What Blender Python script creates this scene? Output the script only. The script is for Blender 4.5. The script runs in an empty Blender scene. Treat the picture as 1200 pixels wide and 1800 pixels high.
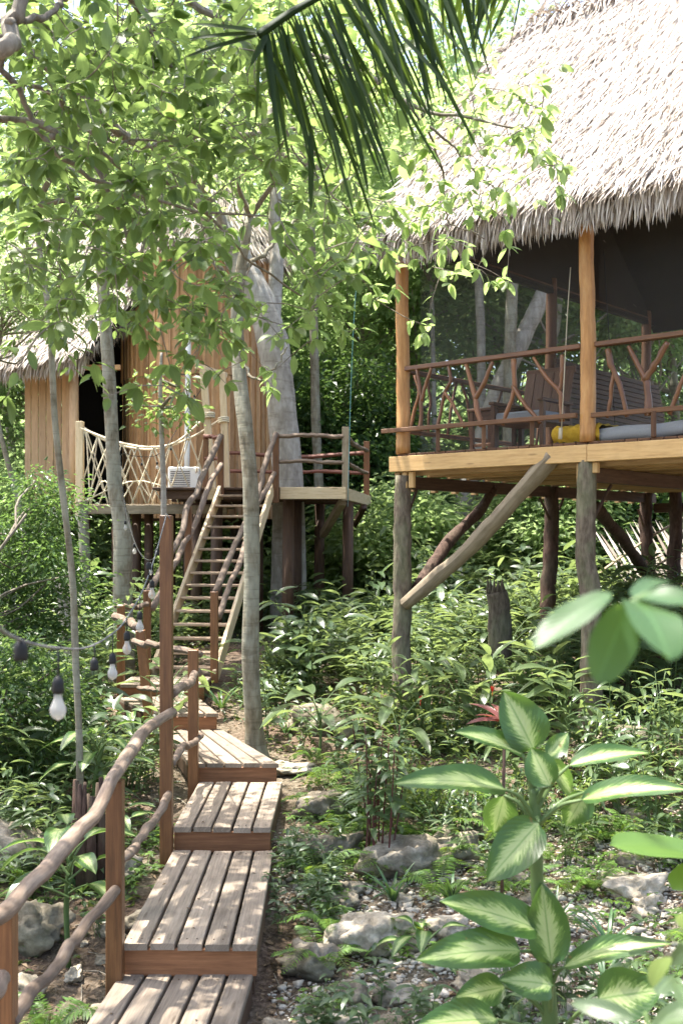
import bpy, math, random
import numpy as np
from mathutils import Vector, noise
random.seed(7)
rng = np.random.default_rng(7)
sc = bpy.context.scene
COL = sc.collection

# ------------------------------------------------------------ camera, world, sun, exposure
F = 1950.0; HY = 950.0; ZC = 3.0
cam = bpy.data.cameras.new("camera")
cam.sensor_fit = 'VERTICAL'; cam.sensor_height = 36.0; cam.lens = 36.0 * F / 1800.0
cam.shift_y = (HY - 900.0) / 1800.0
cam.clip_start = 0.05; cam.clip_end = 2000
cam.dof.use_dof = True; cam.dof.focus_distance = 10.0; cam.dof.aperture_fstop = 3.2
camo = bpy.data.objects.new("camera", cam); COL.objects.link(camo)
camo.location = (0, 0, ZC); camo.rotation_euler = (math.radians(90), 0, 0)
sc.camera = camo

SUN = Vector((-0.27, 0.10, 0.955)).normalized()
world = bpy.data.worlds.new("World"); sc.world = world; world.use_nodes = True
wn = world.node_tree; wn.nodes.clear()
sky = wn.nodes.new('ShaderNodeTexSky'); sky.sky_type = 'NISHITA'; sky.sun_disc = False
sky.sun_elevation = math.asin(SUN.z); sky.sun_rotation = math.atan2(SUN.x, SUN.y)
sky.dust_density = 4.0; sky.air_density = 1.0; sky.ozone_density = 1.0
bg = wn.nodes.new('ShaderNodeBackground'); bg.inputs[1].default_value = 0.15
wo = wn.nodes.new('ShaderNodeOutputWorld')
wn.links.new(sky.outputs[0], bg.inputs[0]); wn.links.new(bg.outputs[0], wo.inputs[0])
sl = bpy.data.lights.new("sun", 'SUN'); sl.energy = 4.1; sl.angle = math.radians(0.5); sl.color = (1, .955, .88)
so = bpy.data.objects.new("sun", sl); COL.objects.link(so)
so.rotation_euler = SUN.to_track_quat('Z', 'Y').to_euler(); so.location = (0, 0, 30)
sc.view_settings.view_transform = 'Standard'; sc.view_settings.look = 'None'
sc.view_settings.exposure = 2.05; sc.view_settings.gamma = 1.0
sc.render.engine = 'CYCLES'
sc.cycles.max_bounces = 8; sc.cycles.diffuse_bounces = 4; sc.cycles.glossy_bounces = 2
sc.cycles.transmission_bounces = 5; sc.cycles.transparent_max_bounces = 10
sc.cycles.sample_clamp_indirect = 8.0
sc.cycles.use_denoising = True

def P(px, py, d):
    return np.array([(px - 600.0) / F * d, d, ZC + (HY - py) / F * d])
def nrmz(v):
    v = np.asarray(v, float); n = np.linalg.norm(v, axis=-1, keepdims=True); n[n == 0] = 1; return v / n

# ------------------------------------------------------------ mesh builder
class G:
    def __init__(s):
        s.V = []; s.n = 0; s.F = []; s.UV = []; s.R = []
    def add(s, V, faces, mat=0, uv=None, rnd=None, smooth=True):
        V = np.asarray(V, float).reshape(-1, 3)
        if uv is None: uv = np.zeros((len(V), 2))
        if rnd is None: rnd = np.full(len(V), .5)
        if np.isscalar(rnd): rnd = np.full(len(V), rnd)
        for f in faces:
            f = np.asarray(f, dtype=np.int64)
            if f.ndim == 1: f = f[None]
            s.F.append((f + s.n, mat, smooth))
        s.V.append(V); s.UV.append(np.asarray(uv, float)); s.R.append(np.asarray(rnd, float)); s.n += len(V)
        return s
    def beam(s, a, b, w, h, mat=0, up=(0, 0, 1), ch=.005, rnd=None):
        a = np.asarray(a, float); b = np.asarray(b, float); d = b - a; L = np.linalg.norm(d); d = d / L
        up = np.asarray(up, float)
        if abs(np.dot(up, d)) > .98: up = np.array([0, 1., 0])
        sd = nrmz(np.cross(d, up)); u = np.cross(sd, d)
        w2, h2 = w / 2, h / 2; c = min(ch, w2 * .45, h2 * .45)
        sec = [(-w2 + c, -h2), (w2 - c, -h2), (w2, -h2 + c), (w2, h2 - c), (w2 - c, h2), (-w2 + c, h2), (-w2, h2 - c), (-w2, -h2 + c)]
        per = np.array([0, w, w + c, w + h, w + h + c, 2 * w + h, 2 * w + h + c, 2 * w + 2 * h])
        e = min(c, L * .2)
        V = []; uv = []
        if rnd is None: rnd = random.random()
        off = random.random() * 7
        for t, k in ((0, .0), (e, 1), (L - e, 1), (L, .0)):
            for i, (x, y) in enumerate(sec):
                kx = 1 if k else (w2 - c) / w2; ky = 1 if k else (h2 - c) / h2
                V.append(a + d * t + sd * x * kx + u * y * ky); uv.append((t + off, per[i] + off))
        fs = []
        for r in range(3):
            for i in range(8):
                j = (i + 1) % 8
                fs.append((r * 8 + i, r * 8 + j, (r + 1) * 8 + j, (r + 1) * 8 + i))
        s.add(V, [np.array(fs), np.arange(8)[::-1], np.arange(24, 32)], mat, uv, rnd, smooth=False)
        return s
    def tube(s, pts, rad, sides=8, mat=0, cap=True, rnd=None, wob=0.0, up=None):
        pts = np.asarray(pts, float); n = len(pts)
        rad = np.broadcast_to(np.asarray(rad, float), (n,))
        if rnd is None: rnd = random.random()
        tan = np.gradient(pts, axis=0) if n > 2 else np.repeat((pts[1] - pts[0])[None], 2, 0)
        tan = nrmz(tan)
        ref = np.array([0, 0, 1.]) if abs(tan[0][2]) < .9 else np.array([1., 0, 0])
        sd = nrmz(np.cross(tan[0], ref)); S = np.zeros((n, 3))
        for i in range(n):
            sd = sd - tan[i] * np.dot(sd, tan[i]); sd = sd / (np.linalg.norm(sd) + 1e-9); S[i] = sd
        U = np.cross(tan, S)
        ang = np.linspace(0, 2 * np.pi, sides + 1)
        ca, sa = np.cos(ang), np.sin(ang)
        R = rad[:, None] * np.ones((1, sides + 1))
        if wob:
            ww = rng.normal(0, wob, (n, sides)); ww = (ww + np.roll(ww, 1, 1)) * .6
            R = R * (1 + np.concatenate([ww, ww[:, :1]], 1))
        V = pts[:, None] + (S[:, None] * ca[None, :, None] + U[:, None] * sa[None, :, None]) * R[..., None]
        ln = np.concatenate([[0], np.cumsum(np.linalg.norm(np.diff(pts, axis=0), axis=1))]) + random.random() * 5
        uv = np.stack([np.repeat(ln[:, None], sides + 1, 1), np.repeat((ang * max(rad.mean(), 1e-4))[None], n, 0)], -1)
        i = np.arange(n - 1)[:, None] * (sides + 1) + np.arange(sides)[None]
        q = np.stack([i, i + 1, i + sides + 2, i + sides + 1], -1).reshape(-1, 4)
        fs = [q]
        if cap:
            fs += [np.arange(sides)[::-1], np.arange(sides) + (n - 1) * (sides + 1)]
        s.add(V.reshape(-1, 3), fs, mat, uv.reshape(-1, 2), rnd)
        return s
    def leaves(s, pos, dr, nm, L, W, mat=0, nseg=4, m=3, droop=.2, fold=.15, a=.6, b=.75, rnd=None, rip=0., curl=0.):
        pos = np.atleast_2d(pos).astype(float); N = len(pos)
        dr = nrmz(np.broadcast_to(np.asarray(dr, float), (N, 3))); nm = np.broadcast_to(np.asarray(nm, float), (N, 3))
        L = np.broadcast_to(np.asarray(L, float), (N,)); W = np.broadcast_to(np.asarray(W, float), (N,))
        droop = np.broadcast_to(np.asarray(droop, float), (N,))
        sd = np.cross(dr, nm); bad = np.linalg.norm(sd, axis=1) < 1e-4
        sd[bad] = np.cross(dr[bad], np.array([.3, .5, .8])); sd = nrmz(sd); nm = np.cross(sd, dr)
        t = np.linspace(0, 1, nseg + 1); v = np.linspace(-1, 1, m)
        pk = (a / (a + b)) ** a * (b / (a + b)) ** b
        wt = np.maximum(t ** a * (1 - t) ** b / pk, .015) if (a or b) else np.ones_like(t)
        T = t[None, :, None]; Vv = v[None, None, :]
        Wt = (W[:, None] * wt[None])[..., None] * .5
        x = T * L[:, None, None] * (1 - .25 * np.abs(droop)[:, None, None] * T)
        y = Vv * Wt
        ph = rng.random(N)[:, None, None] * 6
        z = -droop[:, None, None] * L[:, None, None] * T ** 2 + fold * np.abs(Vv) * Wt * 2 - curl * Wt * Vv ** 2
        if rip: z = z + rip * W[:, None, None] * np.abs(Vv) ** 2 * np.sin(9 * T + ph + Vv)
        x, y, z = np.broadcast_arrays(x, y, z)
        V = pos[:, None, None] + dr[:, None, None] * x[..., None] + sd[:, None, None] * y[..., None] + nm[:, None, None] * z[..., None]
        i = (np.arange(N)[:, None, None] * (nseg + 1) * m + np.arange(nseg)[None, :, None] * m + np.arange(m - 1)[None, None])
        q = np.stack([i, i + 1, i + m + 1, i + m], -1).reshape(-1, 4)
        uv = np.stack(np.broadcast_arrays((Vv + 1) / 2, T), -1); uv = np.broadcast_to(uv, (N, nseg + 1, m, 2)).reshape(-1, 2)
        if rnd is None: rnd = rng.random(N)
        rnd = np.broadcast_to(np.asarray(rnd, float), (N,))
        s.add(V.reshape(-1, 3), [q], mat, uv, np.repeat(rnd, (nseg + 1) * m))
        return s
    def lo(s, pos, dr, nm, L, W, mat=0, fold=.18, rnd=None):
        pos = np.atleast_2d(pos).astype(float); N = len(pos)
        dr = nrmz(dr); nm = np.asarray(nm, float)
        sd = nrmz(np.cross(dr, nm)); nm = np.cross(sd, dr)
        L = np.broadcast_to(np.asarray(L, float), (N,))[:, None]; W = np.broadcast_to(np.asarray(W, float), (N,))[:, None]
        b = pos; tip = pos + dr * L - nm * L * .18
        l = pos + dr * L * .45 - sd * W * .5 + nm * W * fold; r = pos + dr * L * .45 + sd * W * .5 + nm * W * fold
        V = np.stack([b, l, tip, r], 1).reshape(-1, 3)
        i = np.arange(N)[:, None] * 4
        f = np.concatenate([i + np.array([[0, 2, 1]]), i + np.array([[0, 3, 2]])], 0)
        uv = np.tile(np.array([[.5, 0], [0, .45], [.5, 1], [1, .45]]), (N, 1))
        if rnd is None: rnd = rng.random(N)
        s.add(V, [f], mat, uv, np.repeat(rnd, 4), smooth=False)
        return s
    def build(s, name, mats, parent=None, origin=None):
        me = bpy.data.meshes.new(name)
        V = np.concatenate(s.V) if s.V else np.zeros((0, 3))
        if parent is not None: org = ORG[parent.name]
        elif origin is not None: org = np.asarray(origin, float)
        else: org = np.zeros(3)
        V = V - org
        uv = np.concatenate(s.UV); R = np.concatenate(s.R)
        me.vertices.add(len(V)); me.vertices.foreach_set('co', V.ravel())
        loops = np.concatenate([f.ravel() for f, _, _ in s.F])
        tot = np.concatenate([np.full(len(f), f.shape[1]) for f, _, _ in s.F])
        st = np.concatenate([[0], np.cumsum(tot)[:-1]])
        me.loops.add(len(loops)); me.loops.foreach_set('vertex_index', loops.astype(np.int32))
        me.polygons.add(len(tot)); me.polygons.foreach_set('loop_start', st.astype(np.int32)); me.polygons.foreach_set('loop_total', tot.astype(np.int32))
        me.polygons.foreach_set('material_index', np.concatenate([np.full(len(f), m) for f, m, _ in s.F]).astype(np.int32))
        me.update(calc_edges=True)
        me.polygons.foreach_set('use_smooth', np.concatenate([np.full(len(f), sm) for f, _, sm in s.F]))
        ul = me.uv_layers.new(name='UVMap'); ul.data.foreach_set('uv', uv[loops].ravel())
        at = me.attributes.new('rnd', 'FLOAT', 'POINT'); at.data.foreach_set('value', R)
        if not isinstance(mats, (list, tuple)): mats = [mats]
        for m in mats: me.materials.append(m)
        me.update()
        o = bpy.data.objects.new(name, me); COL.objects.link(o)
        if parent is not None:
            o.parent = parent; ORG[o.name] = org
        else:
            o.location = org; ORG[o.name] = org
        return o
ORG = {}
def tag(o, label=None, cat=None, group=None, kind=None):
    if label: o['label'] = label
    if cat: o['category'] = cat
    if group: o['group'] = group
    if kind: o['kind'] = kind
    return o
def thing(name, label, cat, loc, group=None):
    o = bpy.data.objects.new(name, None); COL.objects.link(o); o.location = tuple(loc)
    o.empty_display_size = .1
    ORG[o.name] = np.asarray(loc, float); return tag(o, label, cat, group)
def copy_tree(o, loc, rz=0., sc_=1., label=None, group=None, tilt=(0, 0)):
    r = o.copy(); COL.objects.link(r); r.location = tuple(loc); r.rotation_euler = (tilt[0], tilt[1], rz)
    r.scale = (sc_, sc_, sc_) if np.isscalar(sc_) else sc_
    if label: r['label'] = label
    if group: r['group'] = group
    for c in o.children:
        k = c.copy(); COL.objects.link(k); k.parent = r
        for g in c.children:
            q = g.copy(); COL.objects.link(q); q.parent = k
    return r
def spline(pts, n):
    pts = np.asarray(pts, float)
    if len(pts) < 3:
        return pts[0] + (pts[-1] - pts[0]) * np.linspace(0, 1, n)[:, None]
    Q = np.concatenate([[2 * pts[0] - pts[1]], pts, [2 * pts[-1] - pts[-2]]])
    out = []
    for u in np.linspace(0, len(pts) - 1 - 1e-6, n):
        i = int(u); t = u - i; p0, p1, p2, p3 = Q[i:i + 4]
        out.append(.5 * ((2 * p1) + (-p0 + p2) * t + (2 * p0 - 5 * p1 + 4 * p2 - p3) * t * t + (-p0 + 3 * p1 - 3 * p2 + p3) * t ** 3))
    return np.array(out)

# ------------------------------------------------------------ noise / terrain
_perm = np.random.default_rng(3).random((256, 256))
def vn(x, y):
    x = np.asarray(x, float); y = np.asarray(y, float)
    xi = np.floor(x).astype(int); yi = np.floor(y).astype(int); fx = x - xi; fy = y - yi
    fx = fx * fx * (3 - 2 * fx); fy = fy * fy * (3 - 2 * fy)
    g = lambda a, b: _perm[a % 256, b % 256]
    return (g(xi, yi) * (1 - fx) + g(xi + 1, yi) * fx) * (1 - fy) + (g(xi, yi + 1) * (1 - fx) + g(xi + 1, yi + 1) * fx) * fy
def fbm(x, y, o=4):
    r = 0; a = .5
    for k in range(o):
        r = r + a * (vn(x * 2 ** k + 17 * k, y * 2 ** k + 31 * k) - .5); a *= .55
    return r
def gz(x, y):
    x = np.asarray(x, float); y = np.asarray(y, float)
    b = np.interp(y, [-10, 5, 7, 9, 11, 13, 15, 20, 30, 60, 200], [-2.95, -3.0, -2.9, -2.66, -2.46, -2.28, -2.08, -1.8, -1.4, -.8, 1])
    sm = np.clip((y - 6.5) / 4.5, 0, 1)
    b = b + .15 * np.clip(x - .2, 0, 5) * sm - .03 * np.clip(-x - 2, 0, 5)
    b = b + .16 * fbm(x * .55, y * .55) + .07 * fbm(x * 2.1, y * 2.1)
    return ZC + b

# ------------------------------------------------------------ materials
def mat(name):
    m = bpy.data.materials.new(name); m.use_nodes = True; nt = m.node_tree; nt.nodes.clear()
    out = nt.nodes.new('ShaderNodeOutputMaterial'); b = nt.nodes.new('ShaderNodeBsdfPrincipled')
    nt.links.new(b.outputs[0], out.inputs[0]); return m, nt, b, out
def N(nt, typ, **k):
    n = nt.nodes.new('ShaderNode' + typ)
    for a, v in k.items(): setattr(n, a, v)
    return n
def noise_n(nt, vec, scale, detail=4, rough=.55):
    n = N(nt, 'TexNoise'); n.inputs['Scale'].default_value = scale; n.inputs['Detail'].default_value = detail
    n.inputs['Roughness'].default_value = rough
    if vec is not None: nt.links.new(vec, n.inputs['Vector'])
    return n.outputs['Fac']
def ramp(nt, fac, stops):
    r = N(nt, 'ValToRGB'); e = r.color_ramp.elements
    while len(e) > 1: e.remove(e[-1])
    e[0].position = stops[0][0]; e[0].color = (*stops[0][1], 1)
    for p, c in stops[1:]:
        k = e.new(p); k.color = (*c, 1)
    nt.links.new(fac, r.inputs[0]); return r.outputs[0]
def mixc(nt, fac, a, b, typ='MIX'):
    m = N(nt, 'MixRGB', blend_type=typ)
    for i, v in ((0, fac), (1, a), (2, b)):
        if isinstance(v, (int, float)): m.inputs[i].default_value = v if i == 0 else (v, v, v, 1)
        elif isinstance(v, tuple): m.inputs[i].default_value = (*v, 1)
        else: nt.links.new(v, m.inputs[i])
    return m.outputs[0]
def mth(nt, op, a, b=None, c=None):
    m = N(nt, 'Math', operation=op)
    for i, v in ((0, a), (1, b), (2, c)):
        if v is None: continue
        if isinstance(v, (int, float)): m.inputs[i].default_value = v
        else: nt.links.new(v, m.inputs[i])
    return m.outputs[0]
def bump(nt, b, h, s, dist=.01):
    n = N(nt, 'Bump'); n.inputs['Strength'].default_value = s; n.inputs['Distance'].default_value = dist
    nt.links.new(h, n.inputs['Height']); nt.links.new(n.outputs[0], b.inputs['Normal'])
def uvmap(nt, sx, sy, sz=1):
    tc = N(nt, 'TexCoord'); mp = N(nt, 'Mapping'); mp.inputs['Scale'].default_value = (sx, sy, sz)
    nt.links.new(tc.outputs['UV'], mp.inputs[0]); return mp.outputs[0]
def objmap(nt, s=(1, 1, 1)):
    tc = N(nt, 'TexCoord'); mp = N(nt, 'Mapping'); mp.inputs['Scale'].default_value = s
    nt.links.new(tc.outputs['Object'], mp.inputs[0]); return mp.outputs[0]
def rndattr(nt):
    a = N(nt, 'Attribute', attribute_name='rnd'); return a.outputs['Fac']

def wood(name, cols, rough=.7, grain=28, bmp=.4, knots=True, stain=.35, spec=.3):
    m, nt, b, out = mat(name)
    g1 = noise_n(nt, uvmap(nt, 1.2, grain), 2.2, 5, .6)
    g2 = noise_n(nt, uvmap(nt, 5, grain * 5), 2.0, 3, .6)
    bl = noise_n(nt, uvmap(nt, 2.5, 6), 1.6, 4, .6)
    f = mth(nt, 'ADD', mth(nt, 'MULTIPLY', g1, .7), mth(nt, 'MULTIPLY', g2, .3))
    c = ramp(nt, f, [(.28, cols[0]), (.5, cols[1]), (.72, cols[2])])
    r = rndattr(nt)
    v = mth(nt, 'ADD', .72, mth(nt, 'MULTIPLY', r, .5))
    vv = N(nt, 'CombineXYZ'); [nt.links.new(v, vv.inputs[i]) for i in range(3)]
    c = mixc(nt, 1.0, c, vv.outputs[0], 'MULTIPLY')
    st = ramp(nt, bl, [(.3, (.45, .42, .4)), (.55, (1, 1, 1))])
    c = mixc(nt, stain, c, st, 'MULTIPLY')
    if knots:
        vo = N(nt, 'TexVoronoi'); vo.inputs['Scale'].default_value = 1.0; nt.links.new(uvmap(nt, 1.7, 9), vo.inputs['Vector'])
        k = ramp(nt, vo.outputs['Distance'], [(.06, (.35, .3, .25)), (.13, (1, 1, 1))])
        c = mixc(nt, .6, c, k, 'MULTIPLY')
    nt.links.new(c, b.inputs['Base Color'])
    b.inputs['Roughness'].default_value = rough; b.inputs['Specular IOR Level'].default_value = spec
    bump(nt, b, f, bmp, .006)
    return m
def bark(name, cols, scale=1., blot=(.55, .52, .46), bamt=.35, bmp=.6, ring=0):
    m, nt, b, out = mat(name)
    g = noise_n(nt, objmap(nt, (14 * scale, 14 * scale, 4 * scale)), 1.4, 6, .65)
    g2 = noise_n(nt, objmap(nt, (3, 3, 2)), 1.3, 3, .6)
    c = ramp(nt, g, [(.3, cols[0]), (.5, cols[1]), (.72, cols[2])])
    bl = ramp(nt, g2, [(.45, (0, 0, 0)), (.58, (1, 1, 1))])
    c = mixc(nt, mth(nt, 'MULTIPLY', bl, bamt), c, blot)
    h = g
    if ring:
        rr = noise_n(nt, objmap(nt, (2, 2, ring)), 1.2, 3, .6)
        rc = ramp(nt, rr, [(.36, (.55, .5, .45)), (.46, (1, 1, 1))])
        c = mixc(nt, .5, c, rc, 'MULTIPLY'); h = mth(nt, 'ADD', g, mth(nt, 'MULTIPLY', rr, .6))
    nt.links.new(c, b.inputs['Base Color']); b.inputs['Roughness'].default_value = .85
    b.inputs['Specular IOR Level'].default_value = .2
    bump(nt, b, h, bmp, .02); return m
def leafmat(name, c0, c1, tr=.42, rough=.42, tcol=None, spec=.4, vary=True, bl=.0, bump_s=0.0, veins=True):
    m, nt, b, out = mat(name)
    r = rndattr(nt)
    oi = N(nt, 'ObjectInfo')
    rr = mth(nt, 'ADD', mth(nt, 'MULTIPLY', r, .6), mth(nt, 'MULTIPLY', oi.outputs['Random'], .4))
    c = mixc(nt, rr, c0, c1)
    if veins:
        uv = N(nt, 'TexCoord'); sp = N(nt, 'SeparateXYZ'); nt.links.new(uv.outputs['UV'], sp.inputs[0])
        dx = mth(nt, 'ABSOLUTE', mth(nt, 'SUBTRACT', sp.outputs[0], .5))
        mid = mth(nt, 'LESS_THAN', dx, .03)
        c = mixc(nt, mth(nt, 'MULTIPLY', mid, .35), c, tuple(min(1, x * 2.2 + .02) for x in c1))
        w = mth(nt, 'SINE', mth(nt, 'MULTIPLY', mth(nt, 'SUBTRACT', sp.outputs[1], mth(nt, 'MULTIPLY', dx, .7)), 62.0))
        c = mixc(nt, mth(nt, 'MULTIPLY', mth(nt, 'GREATER_THAN', w, .75), .18), c, tuple(x * .55 for x in c0))
        bump(nt, b, w, .12, .004)
    nt.links.new(c, b.inputs['Base Color'])
    b.inputs['Roughness'].default_value = rough; b.inputs['Specular IOR Level'].default_value = spec
    t = N(nt, 'BsdfTranslucent')
    tc = tcol or tuple(min(.95, x * k) for x, k in zip(c1, (2.3, 2.0, 1.0)))
    tcc = mixc(nt, 1.0, mixc(nt, rr, tuple(x * .7 for x in tc), tc), 1.0, 'MULTIPLY')
    nt.links.new(tcc, t.inputs[0])
    ms = N(nt, 'MixShader'); ms.inputs[0].default_value = tr
    nt.links.new(b.outputs[0], ms.inputs[1]); nt.links.new(t.outputs[0], ms.inputs[2]); nt.links.new(ms.outputs[0], out.inputs[0])
    return m
def plain(name, col, rough=.6, spec=.3, metal=0, nz=.2, ns=20):
    m, nt, b, out = mat(name)
    n = noise_n(nt, objmap(nt), ns, 4)
    c = mixc(nt, n, tuple(x * (1 - nz) for x in col), tuple(min(1, x * (1 + nz)) for x in col))
    nt.links.new(c, b.inputs['Base Color']); b.inputs['Roughness'].default_value = rough
    b.inputs['Specular IOR Level'].default_value = spec; b.inputs['Metallic'].default_value = metal; return m

W = {}
W['plank'] = wood('weathered_plank', [(.14, .11, .08), (.27, .215, .16), (.39, .32, .245)], .8, 26, .5, stain=.45)
W['riser'] = wood('stained_riser', [(.16, .065, .028), (.27, .115, .048), (.36, .17, .075)], .5, 20, .25, stain=.3, spec=.4)
W['post'] = wood('varnished_post', [(.09, .037, .014), (.19, .08, .028), (.29, .135, .05)], .45, 22, .25, stain=.35, spec=.5)
W['rail'] = wood('peeled_rail', [(.10, .070, .048), (.20, .145, .105), (.31, .245, .185)], .75, 9, .9, knots=True, stain=.7)
W['railred'] = wood('red_rail', [(.14, .055, .04), (.22, .09, .06), (.3, .14, .1)], .6, 14, .3, knots=False, stain=.5)
W['pale'] = wood('pale_pine', [(.42, .30, .17), (.58, .45, .28), (.68, .56, .38)], .65, 18, .2, stain=.2)
W['yellow'] = wood('yellow_pine_beam', [(.38, .22, .085), (.52, .33, .14), (.6, .41, .2)], .6, 16, .2, stain=.2)
W['hutwall'] = wood('brown_wall_board', [(.32, .165, .075), (.50, .29, .14), (.61, .40, .22)], .6, 14, .3, stain=.3)
W['hutpale'] = wood('pale_wall_board', [(.42, .25, .13), (.55, .35, .19), (.62, .43, .26)], .6, 14, .3, stain=.2)
W['polepeel'] = wood('peeled_pole', [(.27, .12, .035), (.42, .21, .07), (.52, .3, .12)], .5, 10, .35, knots=True, stain=.3, spec=.4)
W['branch'] = wood('varnished_branch', [(.12, .05, .022), (.21, .09, .036), (.29, .14, .06)], .4, 10, .3, knots=False, stain=.3, spec=.5)
W['dark'] = wood('dark_timber', [(.05, .028, .016), (.085, .048, .028), (.13, .08, .05)], .65, 16, .3, stain=.3)
W['brown'] = wood('brown_timber', [(.08, .038, .019), (.135, .066, .032), (.19, .10, .05)], .55, 16, .3, stain=.3)
W['tread'] = wood('weathered_tread', [(.24, .17, .11), (.38, .28, .19), (.5, .4, .29)], .75, 22, .4, stain=.4)
W['log'] = wood('pale_log', [(.22, .17, .10), (.34, .27, .18), (.44, .37, .26)], .75, 8, .4, knots=False, stain=.5)
W['joist'] = wood('joist_pine', [(.25, .15, .06), (.36, .24, .11), (.45, .32, .17)], .7, 16, .2, stain=.35)
B = {}
B['post'] = bark('post_bark', [(.06, .045, .03), (.14, .11, .08), (.23, .19, .14)], 1.2, (.2, .24, .12), .25, .9)
B['grey'] = bark('grey_bark', [(.10, .085, .055), (.19, .165, .115), (.28, .255, .19)], .9, (.33, .34, .27), .45, .6, ring=22)
B['pale'] = bark('pale_bark', [(.22, .195, .16), (.33, .30, .255), (.44, .41, .35)], .6, (.17, .14, .105), .4, .5, ring=14)
B['twig'] = bark('twig_bark', [(.09, .072, .052), (.18, .152, .118), (.28, .25, .20)], 2.0, (.3, .28, .22), .3, .5)
B['dark'] = bark('dark_bark', [(.035, .022, .016), (.075, .045, .033), (.12, .08, .06)], 1.2, (.1, .09, .06), .3, .8)
# ------------------------------------------------------------ leaf, stone, cloth, thatch materials
Lf = {}
Lf['canopy'] = leafmat('canopy_leaf', (.035, .07, .018), (.092, .146, .040), .5, .42, (.38, .53, .14))
Lf['canopy2'] = leafmat('bright_leaf', (.055, .10, .024), (.13, .195, .055), .55, .42, (.50, .67, .22))
Lf['palm'] = leafmat('shaded_palm_leaflet', (.010, .022, .008), (.022, .045, .012), .3, .6, (.14, .22, .03), spec=.15, veins=False)  # near-black green carries the shade the frond hangs in
Lf['forest'] = leafmat('forest_leaf', (.06, .10, .03), (.13, .19, .07), .55, .45, (.45, .60, .22), veins=False)
Lf['forest2'] = leafmat('pale_forest_leaf', (.07, .115, .035), (.15, .21, .08), .55, .45, (.49, .66, .26), veins=False)
Lf['dkforest'] = leafmat('dark_forest_leaf', (.022, .05, .018), (.06, .11, .032), .42, .35, (.22, .36, .08), veins=False)
Lf['herb'] = leafmat('herb_leaf', (.045, .082, .036), (.112, .165, .08), .42, .28, (.26, .35, .10), spec=.6)
Lf['ginger'] = leafmat('ginger_leaf', (.06, .10, .038), (.128, .18, .08), .45, .32, (.30, .39, .12), spec=.55)
Lf['shrub'] = leafmat('shrub_leaf', (.035, .066, .028), (.095, .14, .055), .38, .35, spec=.5, veins=False)
Lf['light'] = leafmat('seedling_leaf', (.06, .13, .03), (.14, .24, .05), .42, .4, spec=.45, veins=False)
Lf['strap'] = leafmat('strap_leaf', (.03, .08, .03), (.07, .14, .05), .3, .35, spec=.5)
Lf['stem'] = leafmat('green_stem', (.07, .12, .035), (.12, .18, .06), .15, .5, veins=False)
Lf['near'] = leafmat('near_leaf', (.035, .085, .035), (.06, .13, .045), .45, .42, (.2, .36, .05), spec=.45)
def diefmat():
    m, nt, b, out = mat('variegated_leaf')
    uv = N(nt, 'TexCoord'); sp = N(nt, 'SeparateXYZ'); nt.links.new(uv.outputs['UV'], sp.inputs[0])
    dx = mth(nt, 'ABSOLUTE', mth(nt, 'SUBTRACT', sp.outputs[0], .5))
    r = rndattr(nt)
    # streaky noise that follows the side veins
    cb = N(nt, 'CombineXYZ'); nt.links.new(mth(nt, 'MULTIPLY', dx, 7.), cb.inputs[0])
    nt.links.new(mth(nt, 'MULTIPLY', mth(nt, 'SUBTRACT', sp.outputs[1], mth(nt, 'MULTIPLY', dx, .8)), 30.), cb.inputs[1])
    nt.links.new(mth(nt, 'MULTIPLY', r, 30.), cb.inputs[2])
    n = noise_n(nt, cb.outputs[0], 1.0, 5, .65)
    e = mth(nt, 'ADD', dx, mth(nt, 'MULTIPLY', mth(nt, 'SUBTRACT', n, .5), .62))
    e2 = mth(nt, 'ADD', e, mth(nt, 'MULTIPLY', mth(nt, 'ABSOLUTE', mth(nt, 'SUBTRACT', sp.outputs[1], .45)), .22))
    c = ramp(nt, e2, [(.0, (.42, .48, .22)), (.17, (.37, .45, .18)), (.24, (.13, .22, .05)), (.33, (.04, .095, .022))])
    sp_ = noise_n(nt, objmap(nt), 19, 3, .5)
    c = mixc(nt, ramp(nt, sp_, [(.70, (0, 0, 0)), (.74, (.8, .8, .8))]), c, (.16, .09, .03))
    mid = mth(nt, 'LESS_THAN', dx, .022); c = mixc(nt, mth(nt, 'MULTIPLY', mid, .7), c, (.16, .27, .07))
    nt.links.new(c, b.inputs['Base Color']); b.inputs['Roughness'].default_value = .33; b.inputs['Specular IOR Level'].default_value = .5
    w = mth(nt, 'SINE', mth(nt, 'MULTIPLY', mth(nt, 'SUBTRACT', sp.outputs[1], mth(nt, 'MULTIPLY', dx, .8)), 70.))
    bump(nt, b, w, .12, .003)
    t = N(nt, 'BsdfTranslucent'); nt.links.new(mixc(nt, .3, c, (.35, .6, .07), 'MIX'), t.inputs[0])
    ms = N(nt, 'MixShader'); ms.inputs[0].default_value = .38
    nt.links.new(b.outputs[0], ms.inputs[1]); nt.links.new(t.outputs[0], ms.inputs[2]); nt.links.new(ms.outputs[0], out.inputs[0])
    return m
Lf['dief'] = diefmat()
Lf['ti'] = leafmat('red_leaf', (.10, .03, .03), (.24, .09, .07), .35, .35, (.45, .12, .07))
Lf['litter'] = leafmat('dry_leaf', (.11, .07, .04), (.34, .25, .16), .15, .7, (.3, .2, .1), spec=.2, veins=False)

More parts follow.
